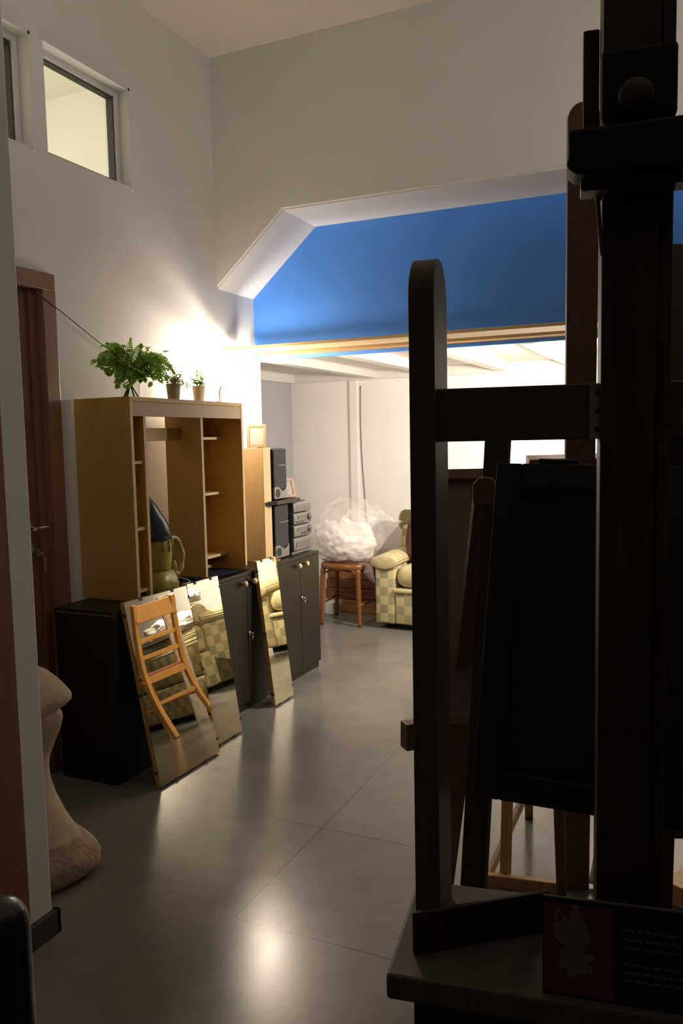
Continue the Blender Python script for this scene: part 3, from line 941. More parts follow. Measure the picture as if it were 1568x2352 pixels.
# ------------------------------------------------------------------ bentwood stool with the bag
t = thing('bentwood_chair', 'brown bentwood chair under the plastic bag, beside the checked armchair', 'chair', (-2.635, 5.86, 0))
fl, fr, bl, br = Vector((-2.80, 5.70, 0)), Vector((-2.475, 5.71, 0)), Vector((-2.835, 6.06, 0)), Vector((-2.45, 5.99, 0))
br = Vector((-2.445, 6.02, 0))
cS = Vector((-2.635, 5.865, 0))
bm = B(); sq_loft(bm, [(cS.x, cS.y, .452, .198, .19), (cS.x, cS.y, .458, .206, .198), (cS.x, cS.y, .488, .206, .198), (cS.x, cS.y, .494, .196, .188)], 40, 2.7)
link('seat', bm, 'brown_chair', t, True, world=True)
for p in (fl, fr, bl, br):
    q = Vector((cS.x+(p.x-cS.x)*.92, cS.y+(p.y-cS.y)*.92, .455))
    bm = B(); tube(bm, spline([p, p*.5+q*.5+(p-q)*.0, q], 5), [.016, .017, .018, .018, .019, .019, .02, .02, .02, .021, .022][:11], 10)
    link('leg', bm, 'brown_chair', t, True, world=True)
for a, b in ((fl, fr), (fr, br), (bl, br), (fl, bl)):
    aa, bb = a+Vector((0, 0, .36)), b+Vector((0, 0, .36))
    aa = aa*.97+cS*.03+Vector((0, 0, -.0)); bb = bb*.97+cS*.03
    aa.z = bb.z = .33
    mid = (aa+bb)/2; mid.z = .55
    bm = B(); tube(bm, [p_ for p_ in spline([aa, aa*.88+mid*.12+Vector((0, 0, .06)), Vector((mid.x, mid.y, .447)), bb*.88+mid*.12+Vector((0, 0, .06)), bb], 6)], .0095, 8)
    link('bent_brace', bm, 'brown_chair', t, True, world=True)
for a, b in ((fl, bl), (fr, br), (bl, br)):
    aa, bb = Vector((a.x, a.y, .17)), Vector((b.x, b.y, .17))
    aa, bb = aa*.98+Vector((cS.x, cS.y, .17))*.02, bb*.98+Vector((cS.x, cS.y, .17))*.02
    bm = B(); tube(bm, [aa, bb], .009, 8); link('stretcher', bm, 'brown_chair', t, True, world=True)

from mathutils import noise as mnoise
def lumpy(bm, c, rad, sub, amp, freq, seed, zmin=None, crease=0):
    q = bmesh.ops.create_icosphere(bm, subdivisions=sub, radius=1)
    off = Vector((seed*3.1, seed*1.7, seed*.9))
    for v in q['verts']:
        d = v.co.normalized()
        k = 1 + amp*mnoise.fractal(d*freq+off, .8, 2.0, 4)
        if crease: k += crease*(1-abs(mnoise.noise(d*freq*1.6+off*2)))**3 - crease*.4
        p = Vector((d.x*rad[0]*k, d.y*rad[1]*k, d.z*rad[2]*k)) + Vector(c)
        if zmin is not None and p.z < zmin: p.z = zmin + (p.z-zmin)*.02
        v.co = p
    return q['verts']
bm = B(); lumpy(bm, (-2.66, 5.86, .655), (.235, .195, .185), 5, .22, 1.2, 2, .503, .10)
o_ = link('stuffing', bm, 'stuff', None, True)
tag(o_, 'white crumpled stuffing filling the lower half of the plastic bag', 'stuffing')
bm = B(); vs = lumpy(bm, (-2.60, 5.87, .73), (.285, .23, .275), 5, .11, 1.1, 5, .498, .16)
for v in vs:       # the gathered ear on the right and the tail hanging beside the seat
    d = v.co-Vector((-2.60, 5.87, .76))
    if d.x > .16:
        k = (d.x-.16)/.14
        v.co.x += .10*k; v.co.z += (.85-v.co.z)*.75*min(1, k); v.co.y += (5.87-v.co.y)*.6*min(1, k)
bag = link('plastic_bag', bm, 'bag', None, True)
tag(bag, 'large crinkled clear plastic bag of white stuffing on the brown chair', 'bag')
bm = B()
for k in range(5):
    prism(bm, [(-2.50+.018*k, .50), (-2.47+.02*k, .50), (-2.41+.012*k, .37-.01*k), (-2.43+.01*k, .40)], 1, 5.76+.004*k, 5.7612+.004*k)
tl = link('bag_tail', bm, 'bag', bag, world=False)

# boards and boxes stacked behind the stool, cable on the wall
for k, (z0, z1, y, m, lab) in enumerate(((.0, .105, 6.20, 'board_o', 'pale orange board lying lowest behind the brown chair'), (.107, .20, 6.22, 'board_b', 'dark brown board second from the floor behind the brown chair'),
        (.202, .275, 6.24, 'board_b', 'dark brown board third from the floor behind the brown chair'), (.277, .35, 6.26, 'brown_box', 'reddish brown board on top of the boards behind the brown chair'))):
    bm = B(); box(bm, -3.0+.0*k+(.16 if k == 0 else 0), -2.46, y-.03, y+.09, z0, z1, .006)
    tag(link('wooden_board', bm, m), lab, 'board', 'boards stacked behind the chair')
bm = B(); box(bm, -2.99, -2.86, 6.05, 6.16, 0, .10, .004)
tt_ = link('white_box', bm, 'white_box'); tag(tt_, 'small white ridged box on the floor behind the brown chair', 'box')
bm = B()
for k in range(5): box(bm, -2.985+.024*k, -2.975+.024*k, 6.046, 6.05, .008, .092, .001)
link('ridge', bm, 'white_box', tt_)
bm = B(); tube(bm, spline([(-2.745, YL-.006, 1.93), (-2.75, YL-.006, 1.6), (-2.742, YL-.006, 1.3), (-2.72, YL-.006, .95), (-2.70, YL-.006, .6)], 5), .0035, 6)
tag(link('wall_cable', bm, 'cord_k', None, True), 'thin dark cable hanging down the loft wall behind the plastic bag', 'cable')

# ------------------------------------------------------------------ armchairs
def armchair(label, M_, w=.92, d=.82, bh=.80):
    t = thing('sofa', label, 'sofa', M_=M_, group='checked sofas')
    # local: x 0..w (left to right), y 0 front .. d back
    aw = .17
    bm = B(); box(bm, .0, w, .02, d, .045, .30, .02, None, 3); link('base', bm, 'fab', t, True)
    bm = B(); box(bm, .06, w-.06, .07, d-.06, 0, .045); link('plinth', bm, 'rubber', t)
    bm = B(); box(bm, aw, w-aw, -.012, .03, .05, .29, .012, None, 3); link('front_panel', bm, 'fab', t, True)
    bm = B(); box(bm, aw-.01, w-aw+.01, -.03, .06, .29, .325, .014, None, 3); link('front_rail', bm, 'fab_p', t, True)
    bm = B(); box(bm, aw, w-aw, -.02, d-.2, .328, .50, .075, None, 5); link('seat_cushion', bm, 'fab_p', t, True)
    for s in (0, 1):
        x0 = 0 if s == 0 else w-aw
        bm = B(); box(bm, x0, x0+aw, -.01, d-.1, .045, .50, .02, None, 3)
        a_ = link('arm', bm, 'fab', t, True)
        bm = B()
        cxm = x0+aw/2
        ring = [(cxm+(.5*aw+.03)*math.cos(a)*1.0, .525+.055*math.sin(a)) for a in [2*PI*i/20 for i in range(20)]]
        vs = prism(bm, ring, 1, -.035, d-.08, .012)
        for v in vs:
            if v.is_valid: v.co.z += .02*max(0, (v.co.y-.25)/(d-.33))
        link('arm_roll', bm, 'fab_p', a_, True)
    bm = B(); box(bm, .03, w-.03, d-.24, d-.02, .30, bh, .05, None, 4, )
    for v in bm.verts: v.co.y += (.12 if bh > .7 else 0)*(v.co.z-.3)
    link('backrest', bm, 'fab', t, True)
    bm = B()
    ring = [(d-.10+.085*math.cos(a), bh+.085*math.sin(a)) for a in [2*PI*i/20 for i in range(20)]]
    prism(bm, ring, 0, .0, w, .03); link('back_roll', bm, 'fab_p', t, True)
    return t
AX, AY = -2.345, 5.73
armchair('wide green and cream checked sofa with a maroon cushion, right of the brown chair', Matrix.Translation((AX, AY, 0)) @ Matrix.Rotation(R(-3), 4, 'Z'), 1.56, .62)
bm = B(); lumpy(bm, (0, 0, 0), (.21, .085, .20), 4, .06, 1.2, 3)
for v in bm.verts:
    v.co.x = math.copysign(abs(v.co.x/.21)**.6, v.co.x)*.21; v.co.z = math.copysign(abs(v.co.z/.2)**.6, v.co.z)*.2
bmesh.ops.transform(bm, matrix=Matrix.Translation((-1.965, 6.0, .695)) @ Matrix.Rotation(R(-16), 4, 'X'), verts=bm.verts[:])
tag(link('scatter_cushion', bm, 'cushion', None, True), 'maroon patterned cushion standing on the checked armchair seat', 'cushion')
# second armchair, seen in the mirrors
armchair('low checked sofa hidden by the easels, seen from behind in the leaning mirrors', Matrix.Translation((.43, 5.74, 0)) @ Matrix.Rotation(R(195), 4, 'Z'), 1.5, .62, .585)
bm = B(); lumpy(bm, (0, 0, 0), (.42, .16, .10), 5, .30, 1.6, 9, -.03, .2)
bmesh.ops.transform(bm, matrix=Matrix.Translation((-.35, 5.06, .705)) @ Matrix.Rotation(R(15), 4, 'Z'), verts=bm.verts[:])
tag(link('crumpled_sheet', bm, 'stuff', None, True), 'white crumpled sheet on the back of the sofa hidden by the easels', 'sheet')
bm = B(); bar(bm, (-.58, 4.73, 0.0), (-.66, 4.70, .96), .10, .02, 0, .002)
tag(link('pale_plank', bm, 'board_white'), 'pale plank leaning on the low hidden sofa beside the ladder back chair', 'plank')

# ------------------------------------------------------------------ ladder-back chair, seen in the first mirror
t = thing('ladder_back_chair', 'orange wooden ladder back chair reflected in the widest leaning mirror', 'chair', (-.70, 4.42, 0), R(92))
w, d = .40, .40          # local: back at y=0 ... front at y=-d ; facing -y
for s in (-1, 1):
    x = s*w/2
    bm = B()
    P = spline([(x*1.05, .10, 0), (x, .02, .25), (x, 0, .45), (x*.98, .04, .68), (x*.95, .12, .93)], 6)
    for p_, q_ in zip(P, P[1:]): bar(bm, p_, q_+(q_-p_)*.12, .036, .034, 0, .003)
    link('leg', bm, 'orange_chair', t)
    bm = B(); bar(bm, (x*1.02, -d, 0), (x*.95, -d, .44), .032, .032, 0, .004); link('leg', bm, 'orange_chair', t)
    bm = B(); bar(bm, (x, .01, .22), (x, -d, .22), .022, .016); bar(bm, (x, 0, .415), (x, -d, .415), .05, .02); link('side_rail', bm, 'orange_chair', t)
for z, h, y in ((.25, .026, .02), (.42, .05, .0), (.575, .03, .018), (.69, .03, .044)):
    bm = B(); bar(bm, (-w/2, y, z), (w/2, y, z), .016, h, 0, .003); link('slat' if z > .45 else 'stretcher', bm, 'orange_chair', t)
bm = B(); bar(bm, (-w/2, .097, .865), (w/2, .097, .865), .022, .12, R(0), .006); link('top_rail', bm, 'orange_chair', t)
bm = B(); box(bm, -w/2-.005, w/2+.005, -d-.02, -.005, .44, .465, .008); link('seat', bm, 'red_seat', t)
bm = B(); bar(bm, (-w/2, -d, .42), (w/2, -d, .42), .016, .045); bar(bm, (-w/2, -d, .2), (w/2, -d, .2), .016, .022); link('front_rail', bm, 'orange_chair', t)

# ------------------------------------------------------------------ plaster cast at the left
def ax(px, lat): return px
t = thing('plaster_cast', 'large off-white plaster sculpture cast standing on the floor behind the wall end', 'sculpture', (-2.08, 1.98, 0))
# profile seen from the room: right-hand outline (offset along the view-plane) by height
bm = B()
rw = Vector((.909, .416, 0)); dp = Vector((-.416, .909, 0))
CX = Vector((-2.08, 1.98, 0))
secs = [  # z, left, right, depth half
    (.0, -.20, .165, .17), (.03, -.21, .20, .18), (.075, -.20, .208, .18), (.105, -.19, .185, .165), (.14, -.18, .138, .15), (.20, -.17, .100, .14), (.27, -.16, .068, .125), (.33, -.15, .050, .115),
    (.38, -.14, .047, .10), (.42, -.13, .053, .09), (.47, -.13, .074, .09), (.513, -.14, .094, .095), (.545, -.15, .103, .10), (.562, -.16, .105, .105), (.572, -.16, .100, .11), (.578, -.17, .090, .12), (.584, -.17, .094, .125),
    (.600, -.18, .118, .13), (.618, -.18, .137, .135), (.634, -.18, .138, .135), (.655, -.175, .122, .13), (.68, -.165, .098, .12), (.705, -.15, .065, .11), (.722, -.13, .03, .09), (.735, -.10, -.01, .05)]
rings = []
n = 32
for (z, l, r_, dh) in secs:
    c, hw = (l+r_)/2, (r_-l)/2
    g = []
    for k in range(n):
        a = 2*PI*k/n
        q = CX + rw*(c+hw*math.cos(a)) + dp*(dh*math.sin(a)*(.55+.45*abs(math.sin(a)))) + Vector((0, 0, z))
        if z < .12: q += (rw*mnoise.noise(q*14)+dp*mnoise.noise(q*14+Vector((9, 9, 9))))*.012
        g.append(bm.verts.new(q))
    rings.append(g)
for i, (a, b) in enumerate(zip(rings, rings[1:])):
    for k in range(n):
        f = bm.faces.new((a[k], a[(k+1) % n], b[(k+1) % n], b[k])); f.material_index = 1 if i < 4 else 0
bm.faces.new(rings[0][::-1]); bm.faces.new(rings[-1])
link('cast_body', bm, ['plaster', 'plaster_rough'], t, True, world=True)

# ------------------------------------------------------------------ black chair in the near left corner
rh = Vector((math.cos(YAW), -math.sin(YAW), 0)); fh = Vector((math.sin(YAW), math.cos(YAW), 0))
def frame_matrix(o, ang):
    u = rh*math.cos(ang) - fh*math.sin(ang); nn = fh*math.cos(ang) + rh*math.sin(ang)
    Mx = Matrix((u, nn, Vector((0, 0, 1)))).transposed().to_4x4(); Mx.translation = o
    return Mx
pc = rh*(-.375) + fh*.92
Mx = frame_matrix(Vector((pc.x, pc.y, 0)), R(-38))
t = thing('office_chair', 'black padded chair back in the near left corner of the frame', 'chair', M_=Mx)
bm = B(); box(bm, -.46, 0, 0, .07, .54, .935, .033, None, 5); link('backrest', bm, 'leather', t, True)
bm = B(); box(bm, -.47, .01, -.46, .03, .42, .50, .03, None, 4); link('seat', bm, 'leather', t, True)
bm = B(); bar(bm, (-.23, .03, .40), (-.23, .05, .60), .08, .012); link('back_support', bm, 'black', t)
bm = B(); lathe(bm, [(.03, .08), (.03, .42)], (-.23, -.2, 0), 16); link('column', bm, 'black', t, True)
for k in range(5):
    a = 2*PI*k/5+.2
    e = Vector((-.23+.24*math.cos(a), -.2+.24*math.sin(a), .06))
    bm = B(); bar(bm, (-.23, -.2, .09), e, .04, .025); l_ = link('leg', bm, 'black', t)
    bm = B(); ball(bm, (e.x, e.y, .027), .026, 2); link('caster', bm, 'rubber', l_, True)

# ------------------------------------------------------------------ near easel
O1 = rh*.116 + fh*1.35
E1 = frame_matrix(Vector((O1.x, O1.y, 0)), R(15.4))
t = thing('studio_easel', 'large dark wooden studio easel with a tall mast, nearest the camera', 'easel', M_=E1)
arc = [(0.0, 0.0), (0.0, 1.0)]
bm = B()
zt = 1.782; dd = .155
pts = [(0, 0), (dd, 0), (dd, zt-.075)] + [(dd/2+dd/2*math.cos(a), zt-.075+.075*math.sin(a)) for a in [PI*i/14 for i in range(1, 14)]] + [(0, zt-.075)]
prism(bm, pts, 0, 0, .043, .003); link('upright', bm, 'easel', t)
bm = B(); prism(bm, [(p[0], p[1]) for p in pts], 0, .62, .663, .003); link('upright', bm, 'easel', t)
bm = B(); box(bm, .026, .64, .018, .06, 1.471, 1.559, .003); link('crossbar', bm, 'easel', t)
bm = B(); box(bm, .288, .312, .0145, .0185, 1.471, 1.559, .001)
pl = link('bracket', bm, 'pot_grey', t, label='grey metal bracket')
bm = B()
for z in (1.486, 1.515, 1.543): lathe(bm, [(.0045, 0), (.003, .003)], (0, 0, 0), 12, Matrix.Translation((.300, .0145, z)) @ Matrix.Rotation(PI/2, 4, 'X'))
link('screw', bm, 'black', pl)
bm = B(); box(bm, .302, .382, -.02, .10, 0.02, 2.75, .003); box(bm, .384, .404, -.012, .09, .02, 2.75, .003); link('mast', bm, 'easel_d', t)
bm = B(); box(bm, .276, .301, .085, .12, 1.92, 2.125, .003); link('guide_board', bm, 'easel_d', t)
bm = B(); box(bm, .298, .402, -.058, -.021, 1.93, 2.03, .006)
kb = link('carriage', bm, 'panel_black', t)
bm = B(); lathe(bm, [(.03, 0), (.031, .012), (.027, .022), (.008, .026)], (0, 0, 0), 24, Matrix.Translation((.345, -.058, 1.958)) @ Matrix.Diagonal((.8, .8, .8, 1)) @ Matrix.Rotation(PI/2, 4, 'X')); link('knob', bm, 'easel_d', kb, True)
bm = B(); prism(bm, [(.252, 1.915), (.46, 1.92), (.46, 1.852), (.262, 1.853), (.2485, 1.866), (.253, 1.875)], 1, -.085, -.021, .005); link('canvas_clamp', bm, 'rubber', t, label='black rubber canvas clamp')
bm = B(); box(bm, .27, .44, -.07, -.021, 1.832, 1.851, .003); link('clamp_backing', bm, 'easel_d', t)
bm = B(); tube(bm, spline([(.300, -.023, 1.832), (.296, -.024, 1.828), (.297, -.024, 1.815), (.302, -.024, 1.755), (.303, -.024, 1.75)], 4), .0032, 8); ball(bm, (.297, -.024, 1.832), .005, 2); link('hook', bm, 'black_edge', t, True)
bm = B(); box(bm, -.033, .75, -.10, .20, .548, .592, .006); link('tray', bm, 'easel', t)
bm = B(); box(bm, .0, .75, -.03, -.001, .14, .5475, .004); link('apron', bm, 'easel_d', t)
bm = B(); box(bm, .30, .75, -.012, -.001, .5925, .662, .003); link('tray_back', bm, 'easel', t)
for s in (0.0, .62):
    bm = B(); box(bm, s, s+.06, -.30, .45, 0.0, .06, .006); link('foot', bm, 'easel', t)
bm = B(); box(bm, .06, .62, .02, .07, .10, .17, .004); link('lower_crossbar', bm, 'easel', t)

# wooden board standing behind the leaflet in the tray
b0 = Vector((0.045, -.018, .619))
bm = B(); box(bm, 0, .255, -.009, 0, 0, .075, .002)
ob = link('drawing_board', bm, 'easel_d'); ob.matrix_basis = E1 @ Matrix.Translation((.0, -.034, .593)) @ Matrix.Rotation(R(29), 4, 'Z')
tag(ob, 'dark small board standing in the near easel tray, left of the red leaflet', 'board')
# leaflet with the red picture
def leaflet_material():
    m, nt, b = nodes('red_picture')
    v = coords(nt)
    n = noise(nt, v, 34, 3, .5)
    sp = nt.nodes.new('ShaderNodeVectorMath'); sp.operation = 'DISTANCE'
    cc = nt.nodes.new('ShaderNodeVectorMath'); cc.operation = 'MULTIPLY'; cc.inputs[1].default_value = (1, 1, .62)
    nt.links.new(v, cc.inputs[0]); nt.links.new(cc.outputs[0], sp.inputs[0]); sp.inputs[1].default_value = (.048, 0, .052)
    ad = nt.nodes.new('ShaderNodeMath'); ad.operation = 'MULTIPLY_ADD'; ad.inputs[1].default_value = 14
    nt.links.new(sp.outputs['Value'], ad.inputs[0]); nt.links.new(n, ad.inputs[2])
    col = ramp(nt, ad.outputs[0], [(.72, (.20, .18, .16)), (.86, (.22, .19, .17)), (.92, (.10, .022, .018)), (1.0, (.13, .026, .02))])
    nt.links.new(col, b.inputs['Base Color']); b.inputs['Roughness'].default_value = .5
    return m
LM = E1 @ Matrix.Translation((.219, -.085, .5935)) @ Matrix.Rotation(R(-9), 4, 'X')
t = thing('leaflet', 'black leaflet with a red picture standing in the near easel tray', 'leaflet', M_=LM)
bm = B(); box(bm, 0, .235, 0, .006, 0, .150, .001); link('cover', bm, 'panel_black', t)
bm = B(); box(bm, .002, .110, -.0012, 0, .004, .142); link('picture', bm, leaflet_material(), t, label='faded red and grey picture')
random.seed(4)
for zs in ((.112, .098, .085), (.060, .048, .036)):
    bm = B()
    for z in zs:
        x = .122
        while x < .205:
            wd = random.uniform(.005, .014); box(bm, x, x+wd, -.0008, 0, z, z+.0035); x += wd+.004
    link('print', bm, 'silver_d', t, label='faint lines of print')
bm = B(); box(bm, 0, .235, -.001, .007, .150, .1515); link('top_edge', bm, 'silver_d', t)

# ------------------------------------------------------------------ dark framed panel on an A-frame easel
def campt(px, py, dep):
    return Vector((0, 0, EYE)) + rt2*((px-784)/F*dep) + up2*(-(py-1176)/F*dep) + fw*dep
a0 = campt(1146, 960, 1.99); a1 = campt(1066, 2370, 1.92); a1.z = 0
t = thing('folding_easel', 'dark wooden folding easel carrying the black framed panel', 'easel', (a1.x+.3, a1.y, 0))
bm = B(); bar(bm, a1, a0, .062, .026, R(0), .004)
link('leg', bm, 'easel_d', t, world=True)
uu = frame_matrix(Vector((0, 0, 0)), R(18)).to_3x3() @ Vector((1, 0, 0))
nn = frame_matrix(Vector((0, 0, 0)), R(18)).to_3x3() @ Vector((0, 1, 0))
b1 = a1 + uu*.62; b0_ = a0 + uu*.46
bm = B(); bar(bm, b1, b0_, .062, .026, 0, .004); link('leg', bm, 'easel_d', t, world=True)
bm = B(); bar(bm, a0+uu*.41+nn*.03, Vector((a1.x, a1.y, 0))+uu*.45+nn*.32, .05, .024, 0, .004); link('rear_leg', bm, 'easel_d', t, world=True)
bm = B(); bar(bm, a0-uu*.03+Vector((0, 0, .03)), b0_+uu*.03+Vector((0, 0, .03)), .03, .05, 0, .004); link('crossbar', bm, 'easel_d', t, world=True)
pz = .70
pa = a1*(1-pz/a0.z)+a0*(pz/a0.z)
bm = B(); bar(bm, pa+uu*.06+nn*.03, pa+uu*.55+nn*.03, .05, .03, 0, .004); link('ledge', bm, 'easel_d', t, world=True)
kp = campt(1110, 1158, 1.93)
bm = B(); prism(bm, [(-.026, 0), (.03, 0), (.03, .05), (.018, .064), (-.012, .064), (-.026, .048)], 1, 0, .02, .003, Matrix.Translation(kp) @ frame_matrix(Vector((0, 0, 0)), R(18)))
link('peg_block', bm, 'easel_b', t, world=True)

PT, PB = campt(1143, 1066, 1.80), campt(1086, 1826, 1.68)
vv_ = (PT-PB); H_ = vv_.length; vv_.normalize()
ur = (campt(1395, 1084, 1.715)-PT).normalized()
nr = ur.cross(vv_).normalized()
ur = vv_.cross(nr).normalized()
if ur.dot(rh) < 0: ur = -ur
nr = ur.cross(vv_)
PM = Matrix((ur, vv_, nr)).transposed().to_4x4(); PM.translation = PB
t = thing('framed_panel', 'black framed panel propped on the folding easel behind the mast', 'panel', M_=PM)
Wp = .40
bm = B(); e = .055
box(bm, 0, e, 0, H_, -.02, .012, .003); box(bm, Wp-e, Wp, 0, H_, -.02, .012, .003); box(bm, e, Wp-e, 0, e, -.02, .012, .003); box(bm, e, Wp-e, H_-e, H_, -.02, .012, .003)
link('frame', bm, 'panel_black', t)
bm = B(); box(bm, e-.003, Wp-e+.003, e-.003, H_-e+.003, -.012, -.002); link('canvas', bm, 'panel_black', t)
bm = B(); box(bm, .088, .175, H_+.0005, H_+.013, -.02, .01, .005, None, 3)
CL = link('clip', bm, 'rubber'); CL.matrix_basis = PM
tag(CL, 'black bulldog clip bar on the top edge of the black framed panel', 'clip')

# ------------------------------------------------------------------ rounded mast easel
m0 = campt(1320, 2035, 2.64); m0.z = 0
m1 = campt(1340, 235, 2.20)
vd = (m1-m0); HL = vd.length; vd.normalize()
ur3 = (frame_matrix(Vector((0, 0, 0)), R(8)).to_3x3() @ Vector((1, 0, 0)))
nr3 = ur3.cross(vd).normalized(); ur3 = vd.cross(nr3).normalized()
MM = Matrix((ur3, vd, nr3)).transposed().to_4x4(); MM.translation = m0
t = thing('mast_easel', 'brown easel with a single tall round-topped mast, behind the near easel', 'easel', M_=MM)
hw = .043
pts = [(-hw, 0), (hw, 0), (hw, HL-hw)] + [(hw*math.cos(a), HL-hw+hw*math.sin(a)) for a in [PI*i/14 for i in range(1, 14)]] + [(-hw, HL-hw)]
bm = B(); prism(bm, pts, 2, -.014, .014, .003); link('mast', bm, 'easel_b', t)
t2 = bpy.data.objects
dz = (EYE-.075)/vd.z
bm = B(); box(bm, -.145, .30, dz-.075, dz, -.13, -.016, .004); bx_ = link('tool_box', bm, 'brown_box', t)
bm = B(); box(bm, -.115, .27, dz-.065, dz-.02, -.016, -.012+.026*0, .003); link('box_front', bm, 'brown_box', bx_)
bm = B(); ball(bm, (.052, dz-.035, -.008), .007, 2); link('knob', bm, 'knob', bx_, True)
bm = B(); bar(bm, (0, 1.2, -.02), (0, .25, -.62), .05, .025, 0, .004); link('rear_leg', bm, 'easel_b', t)

# ------------------------------------------------------------------ canvas on a second folding easel (behind the near upright)
c0, c1 = campt(1088, 1690, 2.33), campt(1040, 2025, 2.60)
c1.z = 0
cd = (c0-c1).normalized()
ctop = c1 + cd*1.45
t = thing('sketching_easel', 'slim wooden sketching easel holding the purplish canvas, behind the near upright', 'easel', (c1.x, c1.y, 0))
bm = B(); bar(bm, c1-rh*.042, ctop-rh*.042, .075, .024, 0, .003); link('leg', bm, 'easel_b', t, world=True)
uL = frame_matrix(Vector((0, 0, 0)), R(14)).to_3x3() @ Vector((1, 0, 0))
nL = frame_matrix(Vector((0, 0, 0)), R(14)).to_3x3() @ Vector((0, 1, 0))
bm = B(); bar(bm, c1+uL*.34+nL*.05, ctop+uL*.10, .03, .024, 0, .003); link('leg', bm, 'easel_b', t, world=True)
bm = B(); bar(bm, ctop+uL*.05, Vector((c1.x, c1.y, 0))+uL*.23+nL*.6, .03, .024, 0, .003); link('rear_leg', bm, 'easel_b', t, world=True)
lz = c1 + cd*(.655/cd.z)
bm = B(); bar(bm, campt(926, 1690, 2.22), lz+uL*.03, .045, .075, 0, .004); link('ledge', bm, 'easel_b', t, world=True)
bm = B(); wn_ = campt(1076, 1741, 2.36); tube(bm, [wn_-uL*.02, wn_+uL*.03], .006, 8); link('wing_nut', bm, 'cord_k', t, True, world=True)
k0, k1 = campt(955, 1660, 2.18), campt(978, 1080, 2.42)
kv = (k1-k0); KH = kv.length; kv.normalize()
ku = uL - kv*uL.dot(kv); ku.normalize(); kn = ku.cross(kv)
KM = Matrix((ku, kv, kn)).transposed().to_4x4(); KM.translation = k0
t = thing('canvas', 'stretched canvas with purplish brown back, seen between the near upright and the black panel', 'canvas', M_=KM)
bm = B(); box(bm, 0, .235, 0, KH, -.016, -.012); link('cloth', bm, 'canvas_back', t)
bm = B(); e = .032
box(bm, 0, e, 0, KH, -.012, .006, .002); box(bm, .235-e, .235, 0, KH, -.012, .006, .002); box(bm, e, .235-e, 0, e, -.012, .006, .002); box(bm, e, .235-e, KH-e, KH, -.012, .006, .002)
link('stretcher_bar', bm, 'easel_b', t)

# ------------------------------------------------------------------ light wood things on the floor at the lower right
def fl(px, py):
    d = rt2*((px-784)/F) + up2*(-(py-1176)/F) + fw
    return Vector((0, 0, EYE)) + d*(-EYE/d.z)
t = thing('wooden_stand', 'light pine stand with a slanted strut on the floor beneath the black framed panel', 'stand', tuple(fl(1160, 2027)))
g0, g1 = fl(1108, 2030), fl(1278, 2052)
bm = B(); bar(bm, g0+Vector((0, 0, .012)), g1+Vector((0, 0, .012)), .024, .055, 0, .003); link('foot', bm, 'easel_l', t, world=True)
ps = fl(1160, 2028); pe_ = Vector((ps.x+.01, ps.y+.03, .62))
bm = B(); bar(bm, ps+Vector((0, 0, .02)), pe_, .026, .034, 0, .003); link('upright', bm, 'easel_l', t, world=True)
bm = B(); bar(bm, fl(1122, 2024)+Vector((0, 0, .024)), Vector((ps.x+.07, ps.y+.27, .34)), .018, .026, 0, .002); link('strut', bm, 'board_white', t, world=True)
q0 = fl(1368, 2040); q1 = campt(1405, 1860, 2.75)
bm = B(); bar(bm, q0+Vector((0, 0, .01)), q0+(q1-q0)*2.2, .05, .018, R(20), .002)
tag(link('whitewashed_plank', bm, 'board_white'), 'paint-spattered pale plank slanting beside the near mast foot', 'plank')
q0 = fl(1542, 2080); q1 = fl(1640, 2020)
bm = B(); bar(bm, q0+Vector((0, 0, .036)), q1+Vector((0, 0, .036)), .07, .07, 0, .004)
tag(link('pine_block', bm, 'easel_l'), 'pine block on the floor at the right edge of the frame', 'block')
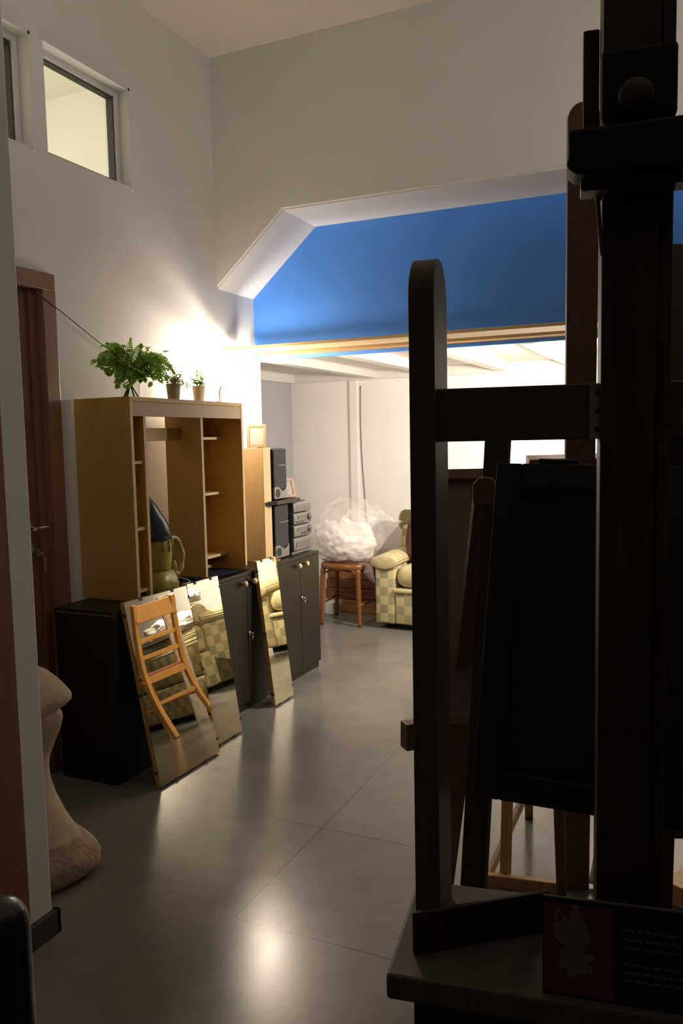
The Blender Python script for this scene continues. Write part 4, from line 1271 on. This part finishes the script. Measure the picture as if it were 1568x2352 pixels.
# big dark canvas at the right edge
w0, w1 = campt(1530, 1925, 2.05), campt(1530, 560, 2.15)
wv_ = (w1-w0); WH = wv_.length; wv_.normalize(); wu = rh.copy(); wu = (wu-wv_*wu.dot(wv_)).normalized(); wn2 = wu.cross(wv_)
WM = Matrix((wu, wv_, wn2)).transposed().to_4x4(); WM.translation = w0
t = thing('large_canvas', 'tall dark canvas seen from behind at the right edge of the frame', 'canvas', M_=WM)
bm = B(); box(bm, 0, .9, 0, WH, -.02, -.016); link('cloth', bm, 'panel_black', t)
bm = B(); box(bm, 0, .05, 0, WH, -.016, .004, .002); box(bm, .85, .9, 0, WH, -.016, .004, .002); box(bm, .05, .85, 0, .05, -.016, .004, .002); box(bm, .05, .85, WH-.05, WH, -.016, .004, .002); link('stretcher_bar', bm, 'easel_d', t)
bm = B()
for x in (.12, .78): bar(bm, (x, -w0.z/wv_.z, -.045), (x, WH+.05, -.045), .04, .03, 0, .003)
link('prop_leg', bm, 'easel_d', t)

# ------------------------------------------------------------------ light
def point(name, loc, power, col, r=.05):
    d = bpy.data.lights.new(name, 'POINT'); d.energy = power; d.color = col; d.shadow_soft_size = r
    o = bpy.data.objects.new(name, d); COL.objects.link(o); o.location = loc; return o
ld = bpy.data.lights.new('loft_light', 'SPOT'); ld.energy = 250; ld.color = (1, .88, .75); ld.spot_size = R(178); ld.spot_blend = .35; ld.shadow_soft_size = .08
lo = bpy.data.objects.new('loft_light', ld); COL.objects.link(lo); lo.location = (-.35, 4.95, 1.75)
lo.rotation_euler = (Vector((-1.6, 6.3, 1.35))-lo.location).to_track_quat('-Z', 'Y').to_euler()
sd = bpy.data.lights.new('ceiling_fill', 'SPOT'); sd.energy = 58; sd.color = (1, .88, .75); sd.spot_size = R(178); sd.spot_blend = .2; sd.shadow_soft_size = .15  # added fill light out of frame, lifts ceiling and upper walls
so = bpy.data.objects.new('ceiling_fill', sd); COL.objects.link(so); so.location = (1.25, 2.7, 2.28); so.rotation_euler = (R(180), 0, 0)
point('neighbour_light', (-4.2, 2.9, 3.3), 40, (1, .95, .83), .15)
wd = bpy.data.worlds.new('world'); S.world = wd; wd.use_nodes = True
wd.node_tree.nodes['Background'].inputs[0].default_value = (.5, .55, .65, 1)
wd.node_tree.nodes['Background'].inputs[1].default_value = .035
S.view_settings.view_transform = 'Standard'
S.view_settings.look = 'None'
S.view_settings.exposure = 0
S.cycles.use_denoising = True
S.cycles.max_bounces = 10
S.cycles.diffuse_bounces = 6
S.cycles.sample_clamp_indirect = 6
